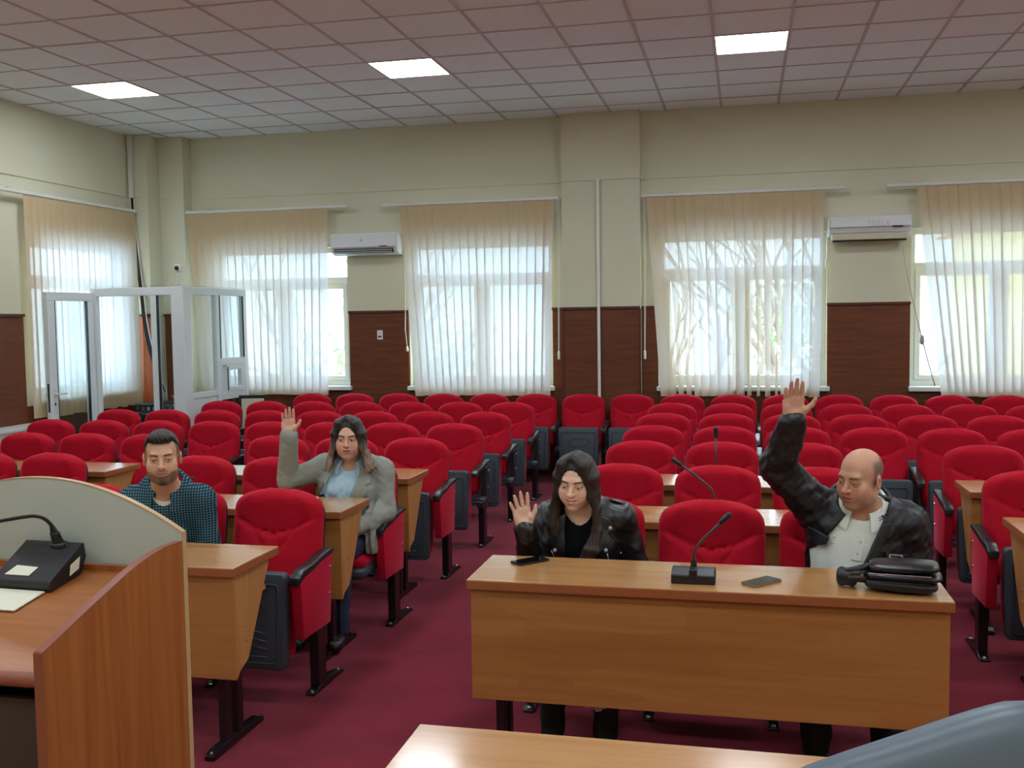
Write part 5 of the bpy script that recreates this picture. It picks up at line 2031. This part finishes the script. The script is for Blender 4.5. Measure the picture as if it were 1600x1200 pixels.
# ---- woman in grey blazer (second row)
def woman_blazer():
    T0 = Frame((0, 0, 0), .22)
    c = vec(-2.248, 5.49, .935)
    wr = vec(-2.545, 5.27, 1.150)
    cfg = dict(label='woman in grey blazer and light blue shirt raising her hand', seat=(-2.31, 5.50), yaw=.22,
               neck=c + vec(0, -.01, .035), hip=vec(-2.30, 5.50, .565), shL=c - T0.x * .165 + vec(0, 0, .012), shR=c + T0.x * .168 + vec(0, 0, -.012),
               head=vec(-2.226, 5.385, 1.130), turn=(.24, .02, .03), hs=.975, nr=.052, leg_turn=-.22, ar=(.050, .041, .029),
               torso=dict(W=1.0, D=1.0, bust=1.1, belly=.02, rs=.050),
               trouser='jeans', open=.95, gaze=(-.15, -.05), face=dict(male=False, jaw=.95, smile=.35, fat=.004),
               legs=dict(knee_y=.38, kz=.52, r=1.08, spread=.09),
               col=dict(skin=(218, 172, 148), lip=(176, 92, 88), brow=(58, 42, 36), blush=.5, brow_arch=.05))
    elL, elR = vec(-2.600, 5.35, .880), vec(-2.045, 5.47, .690)
    wR = vec(-2.135, 5.24, .640)
    cfg['arms'] = [(cfg['shL'], elL, wr), (cfg['shR'], elR, wR)]
    cfg['hands'] = [dict(wrist=wr, up=vec(.03, -.10, 1), palm_n=vec(.30, -1, 0), thumb=vec(1, 0, 0), sc=.97, spread=.035, curl=.07, thumb_out=.75),
                    dict(wrist=wR, up=vec(-.5, -.7, -.35), palm_n=vec(0, .3, -1), thumb=vec(-.5, .5, .3), sc=.93, curl=.35)]
    root, T, H, TT, up, core, body, nb = figure(cfg)
    nk = cfg['neck']
    neckcut = (nk - vec(0, 0, .06) + T.f * .02, nb, .062, .080)
    mesh_sdf(core, .0034, 'blue_shirt', 'blue_shirt', root, grow=.010, post=garment_post(TT, neck=(nk - vec(0, 0, .045) + T.f * .045, nb, .046, .07), hem=.62, fold=(.0030, 70, 7), fine=(.001, 150, 8)))
    up.ell(vec(-2.085, 5.40, .57), vec(.018, .075, .12), None, .03)
    mesh_sdf(up, .005, 'blazer', 'blazer_cloth', root, grow=.020, post=garment_post(TT, opening=((-.075, .52), (.075, .32)), neck=neckcut, hem=.47, fold=(.0030, 44, 11), fine=(.0012, 105, 12)))
    # lapels
    patch(core, TT, [(-.055, .03), (-.110, -.015), (-.135, -.085), (-.128, -.11), (-.20, -.25), (-.135, -.13), (-.085, -.02)], .018, .033, 'lapel', 'blazer_lapel', root)
    patch(core, TT, [(.055, .03), (.115, -.02), (.135, -.075), (.105, -.09), (.12, -.12), (.045, -.30), (.0, -.30), (.035, -.14), (.065, -.03)], .018, .033, 'lapel', 'blazer_lapel', root)
    patch(core, TT, [(-.128, -.17), (-.165, -.28), (-.225, -.29), (-.20, -.22)], .008, .016, 'lining', 'dark_lining', root)
    collar(root, nk + vec(0, 0, .050) + T.f * .018, T, TT.M[2], .074, .022, .048, 28, 'shirt_collar', 'blue_shirt', point=.034, tilt=.48, spread_out=.040, thick=.005)
    for k in range(3):
        p = on_surface(core, .011, TT, -.012 - .012 * k, -.10 - .055 * k)
        stud(p, T.f, .0045, root, 'button', 'white_tee')
    patch(core, TT, [(-.014, -.07), (.008, -.07), (-.012, -.26), (-.034, -.26)], .008, .0135, 'button_placket', 'blue_shirt', root)
    # hem flap hanging beside the seat, choker, bracelet, ring
    off = np.array(root.location)
    G().tube([tuple(nk + TT.M[2] * (.045 - .034 * math.cos(a)) + T.f * (.058 * math.cos(a) - .004) + T.x * .060 * math.sin(a) - off) for a in np.linspace(-2.0, 2.0, 19)], .0035, 6).obj('choker', 'cable_black', root, smooth=True)
    d = nrm(wR - elR)
    G().lathe(wR - off + d * .012, [(0, .033), (.01, .034), (.014, .032)], axis=d, n=18).obj('bracelet', 'mic_black', root, smooth=True)

    def ends(sg, i, ph):
        a = math.radians(ph)
        k = (ph - 44) / 124
        if sg < 0:
            return [(-.099, .048 - .10 * k, -.100), (-.104 - .003 * (i % 3), .060 - .11 * k, -.145), (-.108 - .008 * (i % 4), .074 - .12 * k, -.188 + .008 * (i % 3))]
        return [(.103, .050 - .10 * k, -.090), (.118 + .008 * (i % 3), .064 - .12 * k, -.145), (.108 + .02 * (i % 4), .085 - .13 * k, -.195 + .012 * (i % 3))]
    S = long_hair(H, .985, ends, r=.0135, vol=1.03, part=-.012)
    mesh_sdf(S, .0035, 'hair', 'hair', root, post=lambda d, P: d + .0012 * np.sin(H.l(P)[:, 0] * 420 + 6 * np.sin(H.l(P)[:, 2] * 25)), color=hair_color(H, .985, (42, 33, 31), (158, 134, 112), .03, -.13))
    return root


# ---- woman in black leather jacket (front desk, left)
def woman_leather():
    T0 = Frame((0, 0, 0), .06)
    c = vec(-.690, 4.335, .912)
    wr = vec(-.905, 4.115, .905)
    cfg = dict(label='woman with long dark hair and black leather jacket waving at front desk', seat=(-.69, 4.42), yaw=.06,
               neck=c + vec(-.005, -.012, .040), hip=vec(-.69, 4.42, .56), shL=c - T0.x * .150, shR=c + T0.x * .155 + vec(0, 0, .006),
               head=vec(-.705, 4.232, 1.098), turn=(-.10, .15, .05), hs=.95, nr=.047, ar=(.050, .042, .028),
               torso=dict(W=.90, D=.92, bust=.95, rs=.050),
               trouser='dark_trousers', open=.55, drop=.0012, gaze=(-.1, -.22), face=dict(male=False, jaw=.88, smile=1.0),
               legs=dict(knee_y=.40, kz=.50, r=.95),
               col=dict(skin=(226, 186, 162), lip=(176, 78, 76), brow=(38, 29, 27), blush=.45, brow_arch=.08, teeth=.9))
    elL, elR = vec(-.915, 4.245, .690), vec(-.455, 4.38, .670)
    wR = vec(-.55, 4.16, .660)
    cfg['arms'] = [(cfg['shL'], elL, wr), (cfg['shR'], elR, wR)]
    cfg['hands'] = [dict(wrist=wr, up=vec(-.20, -.12, 1), palm_n=vec(.25, -1, -.1), thumb=vec(1, 0, 0), sc=.97, spread=.16, curl=.09, thumb_out=.55),
                    dict(wrist=wR, up=vec(-.6, -.4, -.2), palm_n=vec(0, 0, -1), thumb=vec(0, -1, 0), sc=.9, curl=.4)]
    root, T, H, TT, up, core, body, nb = figure(cfg)
    nk = cfg['neck']
    mesh_sdf(core, .0034, 'black_top', 'black_tee', root, grow=.011, post=garment_post(TT, neck=(nk - vec(0, 0, .035) + T.f * .03, nb, .056, .074), hem=.6))
    mesh_sdf(up, .0045, 'leather_jacket', 'black_leather', root, grow=.019, post=garment_post(TT, opening=((-.072, .06), (.078, .02)), neck=(nk - vec(0, 0, .03), nb, .068, .085), hem=.58, fold=(.0038, 58, 21), fine=(.0017, 130, 22)))
    lapL = [(-.06, .03), (-.125, .0), (-.150, -.045), (-.118, -.055), (-.155, -.10), (-.120, -.155), (-.065, -.17), (-.068, -.03)]
    lapR = [(.062, .03), (.125, .0), (.152, -.05), (.120, -.058), (.150, -.10), (.120, -.16), (.075, -.18), (.070, -.03)]
    patch(core, TT, lapL, .018, .034, 'lapel', 'black_leather', root)
    patch(core, TT, lapR, .018, .034, 'lapel', 'black_leather', root)
    for (x, u) in ((-.118, -.035), (-.112, -.118), (.128, -.035), (.108, -.118)):
        stud(on_surface(core, .035, TT, x, u), T.f, .0085, root)
    off = np.array(root.location)
    for (a, b) in (((-.13, -.125), (-.098, -.19)), ((.112, -.135), (.125, -.22)), ((.165, -.165), (.18, -.23))):
        ps = [on_surface(core, .031, TT, a[0] + (b[0] - a[0]) * t, a[1] + (b[1] - a[1]) * t) + T.f * .002 - off for t in np.linspace(0, 1, 7)]
        G().tube([tuple(p) for p in ps], .0032, 6).obj('zip', 'pale_metal', root, smooth=True)
    # shoulder straps
    for sg, s in ((-1, cfg['shL']), (1, cfg['shR'])):
        a = nk + (s - nk) * .45 + vec(0, 0, .052)
        b = s + vec(sg * .035, 0, .060)

        def ep(u, v, a=a, b=b):
            m = a + (b - a) * u
            return m + T.f * (.04 * (v - .5)) + vec(0, 0, .008 + .016 * math.sin(math.pi * u) - .006 * abs(v - .5) * 2)
        strip(ep, 9, 5, 'shoulder_strap', 'black_leather', root, .006)
        stud(a + vec(sg * .02, 0, .012), vec(0, -.4, 1), .006, root)
    collar(root, nk + vec(0, .012, .020), T, TT.M[2], .092, .024, .040, 58, 'jacket_collar', 'black_leather', point=.01, tilt=.35, spread_out=.022, thick=.006)

    def ends(sg, i, ph):
        k = (ph - 44) / 124
        if ph > 125:
            return [(sg * .085, -.085, -.14), (sg * .07, -.09, -.25)]
        if sg < 0:
            return [(-.094, .044 - .05 * k, -.115), (-.100 + .004 * i, .062 - .04 * k, -.200), (-.092 + .006 * i, .072 - .04 * k, -.245)]
        return [(.104, .046 - .05 * k, -.110), (.124 - .004 * i, .066 - .035 * k, -.200), (.118 - .012 * (i % 5), .098 - .03 * k, -.285), (.092 - .014 * (i % 5), .108 - .03 * k, -.345)]
    S = long_hair(H, .95, ends, r=.0135, vol=1.02, part=-.010)
    mesh_sdf(S, .0035, 'hair', 'hair', root, post=lambda d, P: d + .0010 * np.sin(H.l(P)[:, 0] * 460 + 5 * np.sin(H.l(P)[:, 2] * 22)), color=hair_color(H, .95, (38, 30, 29), (66, 52, 47), .02, -.3))
    return root


# ---- man in black jacket (front desk, right)
def man_jacket():
    T0 = Frame((0, 0, 0), -.08)
    c = vec(.472, 4.355, .945)
    wr = vec(.190, 4.105, 1.375)
    cfg = dict(label='balding man in black jacket and white polo with arm raised high', seat=(.40, 4.42), yaw=-.08,
               neck=c + vec(.002, -.012, .042), hip=vec(.44, 4.42, .56), shL=c - T0.x * .165 + vec(0, 0, .035), shR=c + T0.x * .178 + vec(0, 0, -.012),
               head=vec(.462, 4.245, 1.137), turn=(-.72, .12, .06), hs=.99, nr=.058, ar=(.064, .054, .034),
               torso=dict(W=1.12, D=1.12, belly=.035, rs=.066),
               trouser='dark_trousers', open=.62, drop=.0008, gaze=(-.15, -.35), face=dict(male=True, jaw=1.15, smile=.3, fat=.006),
               legs=dict(knee_y=.38, kz=.50, r=1.08, spread=.11),
               col=dict(skin=(206, 156, 128), lip=(168, 100, 88), brow=(98, 80, 68), beard=(120, 104, 96), beard_amt=.30, scalp=(84, 78, 76), scalp_amt=.78, top_bald=True, blush=.5))
    elL, elR = vec(.138, 4.275, 1.170), vec(.712, 4.36, .670)
    wR = vec(.62, 4.16, .655)
    cfg['arms'] = [(cfg['shL'], elL, wr), (cfg['shR'], elR, wR)]
    cfg['hands'] = [dict(wrist=wr, up=vec(.02, -.12, 1), palm_n=vec(.12, -1, 0), thumb=vec(1, 0, 0), sc=1.04, spread=.015, curl=.13, thumb_out=1.0),
                    dict(wrist=wR, up=vec(-.7, -.4, -.2), palm_n=vec(0, 0, -1), thumb=vec(0, -1, 0), sc=1.0, curl=.4)]
    root, T, H, TT, up, core, body, nb = figure(cfg)
    nk = cfg['neck']
    mesh_sdf(core, .0034, 'white_polo', 'white_polo', root, grow=.010, post=garment_post(TT, neck=(nk - vec(0, 0, .03) + T.f * .01, nb, .066, .086), hem=.6, fold=(.003, 46, 31)))
    mesh_sdf(up, .005, 'black_jacket', 'jacket_nylon', root, grow=.021, post=garment_post(TT, opening=((-.065, .66), (.085, .36)), neck=(nk - vec(0, 0, .03), nb, .080, .100), hem=.56, fold=(.0038, 50, 33), fine=(.0018, 120, 34)))
    collar(root, nk + vec(0, 0, .050) + T.f * .006, T, TT.M[2], .092, .024, .046, 20, 'polo_collar', 'white_polo', point=.026, tilt=.42, spread_out=.034)
    collar(root, nk + vec(0, .010, .036), T, TT.M[2], .118, .034, .060, 42, 'jacket_collar', 'jacket_nylon', point=.026, tilt=.38, spread_out=.030, thick=.008)
    off = np.array(root.location)
    for k in range(2):
        def st(u, v, k=k):
            a = math.radians(34 + 34 * u)
            dd = T.f * math.cos(a) + T.x * math.sin(a)
            return nk + dd * (.124 + .003 * k) + TT.M[2] * (-.012 - .010 * k + .030 * u)
        strip(st, 7, 3, 'collar_stripe', 'navy_stripe', root, .002) if False else G().tube([tuple(st(u, 0) - off) for u in np.linspace(0, 1, 7)], .0018, 6).obj('collar_stripe', 'navy_stripe', root)
    patch(core, TT, [(-.010, -.06), (.028, -.06), (.014, -.16), (-.024, -.16)], .009, .0145, 'button_placket', 'white_polo', root)
    for k in range(2):
        stud(on_surface(core, .015, TT, .006 - .008 * k, -.085 - .045 * k), T.f, .005, root, 'button', 'white_tee')
    # chest pockets, badge plate, snaps
    patch(core, TT, [(.105, -.115), (.205, -.135), (.20, -.165), (.15, -.185), (.105, -.165)], .020, .039, 'pocket_flap', 'jacket_nylon', root)
    patch(core, TT, [(.11, -.17), (.195, -.18), (.19, -.27), (.115, -.27)], .020, .033, 'chest_pocket', 'jacket_nylon', root)
    patch(core, TT, [(-.20, -.065), (-.115, -.085), (-.125, -.115), (-.165, -.135), (-.205, -.10)], .020, .039, 'pocket_flap', 'jacket_nylon', root)
    pa, pb_ = on_surface(core, .042, TT, .118, -.122), on_surface(core, .042, TT, .172, -.132)
    ax = nrm(pb_ - pa)

    def plate(u, v):
        return pa + (pb_ - pa) * u + TT.M[2] * (.014 * (v - .5)) + T.f * .003
    strip(plate, 5, 3, 'badge_plate', 'pale_metal', root, .003)

    def plate2(u, v):
        return pa + (pb_ - pa) * (.12 + .76 * u) + TT.M[2] * (.007 * (v - .5)) + T.f * .0052
    strip(plate2, 5, 3, 'badge_text', 'dark_lining', root, .001)
    stud(on_surface(core, .041, TT, -.098, -.075), T.f, .006, root)
    stud(on_surface(core, .041, TT, -.102, -.100), T.f, .005, root)
    stud(cfg['shR'] + vec(-.02, -.055, .066), vec(0, -.6, .8), .006, root)
    # front edge bands of the jacket
    patch(core, TT, [(.085, .0), (.118, .0), (.03, -.30), (-.02, -.30)], .019, .033, 'front_band', 'jacket_nylon', root)
    return root


man_plaid()
woman_blazer()
woman_leather()
man_jacket()
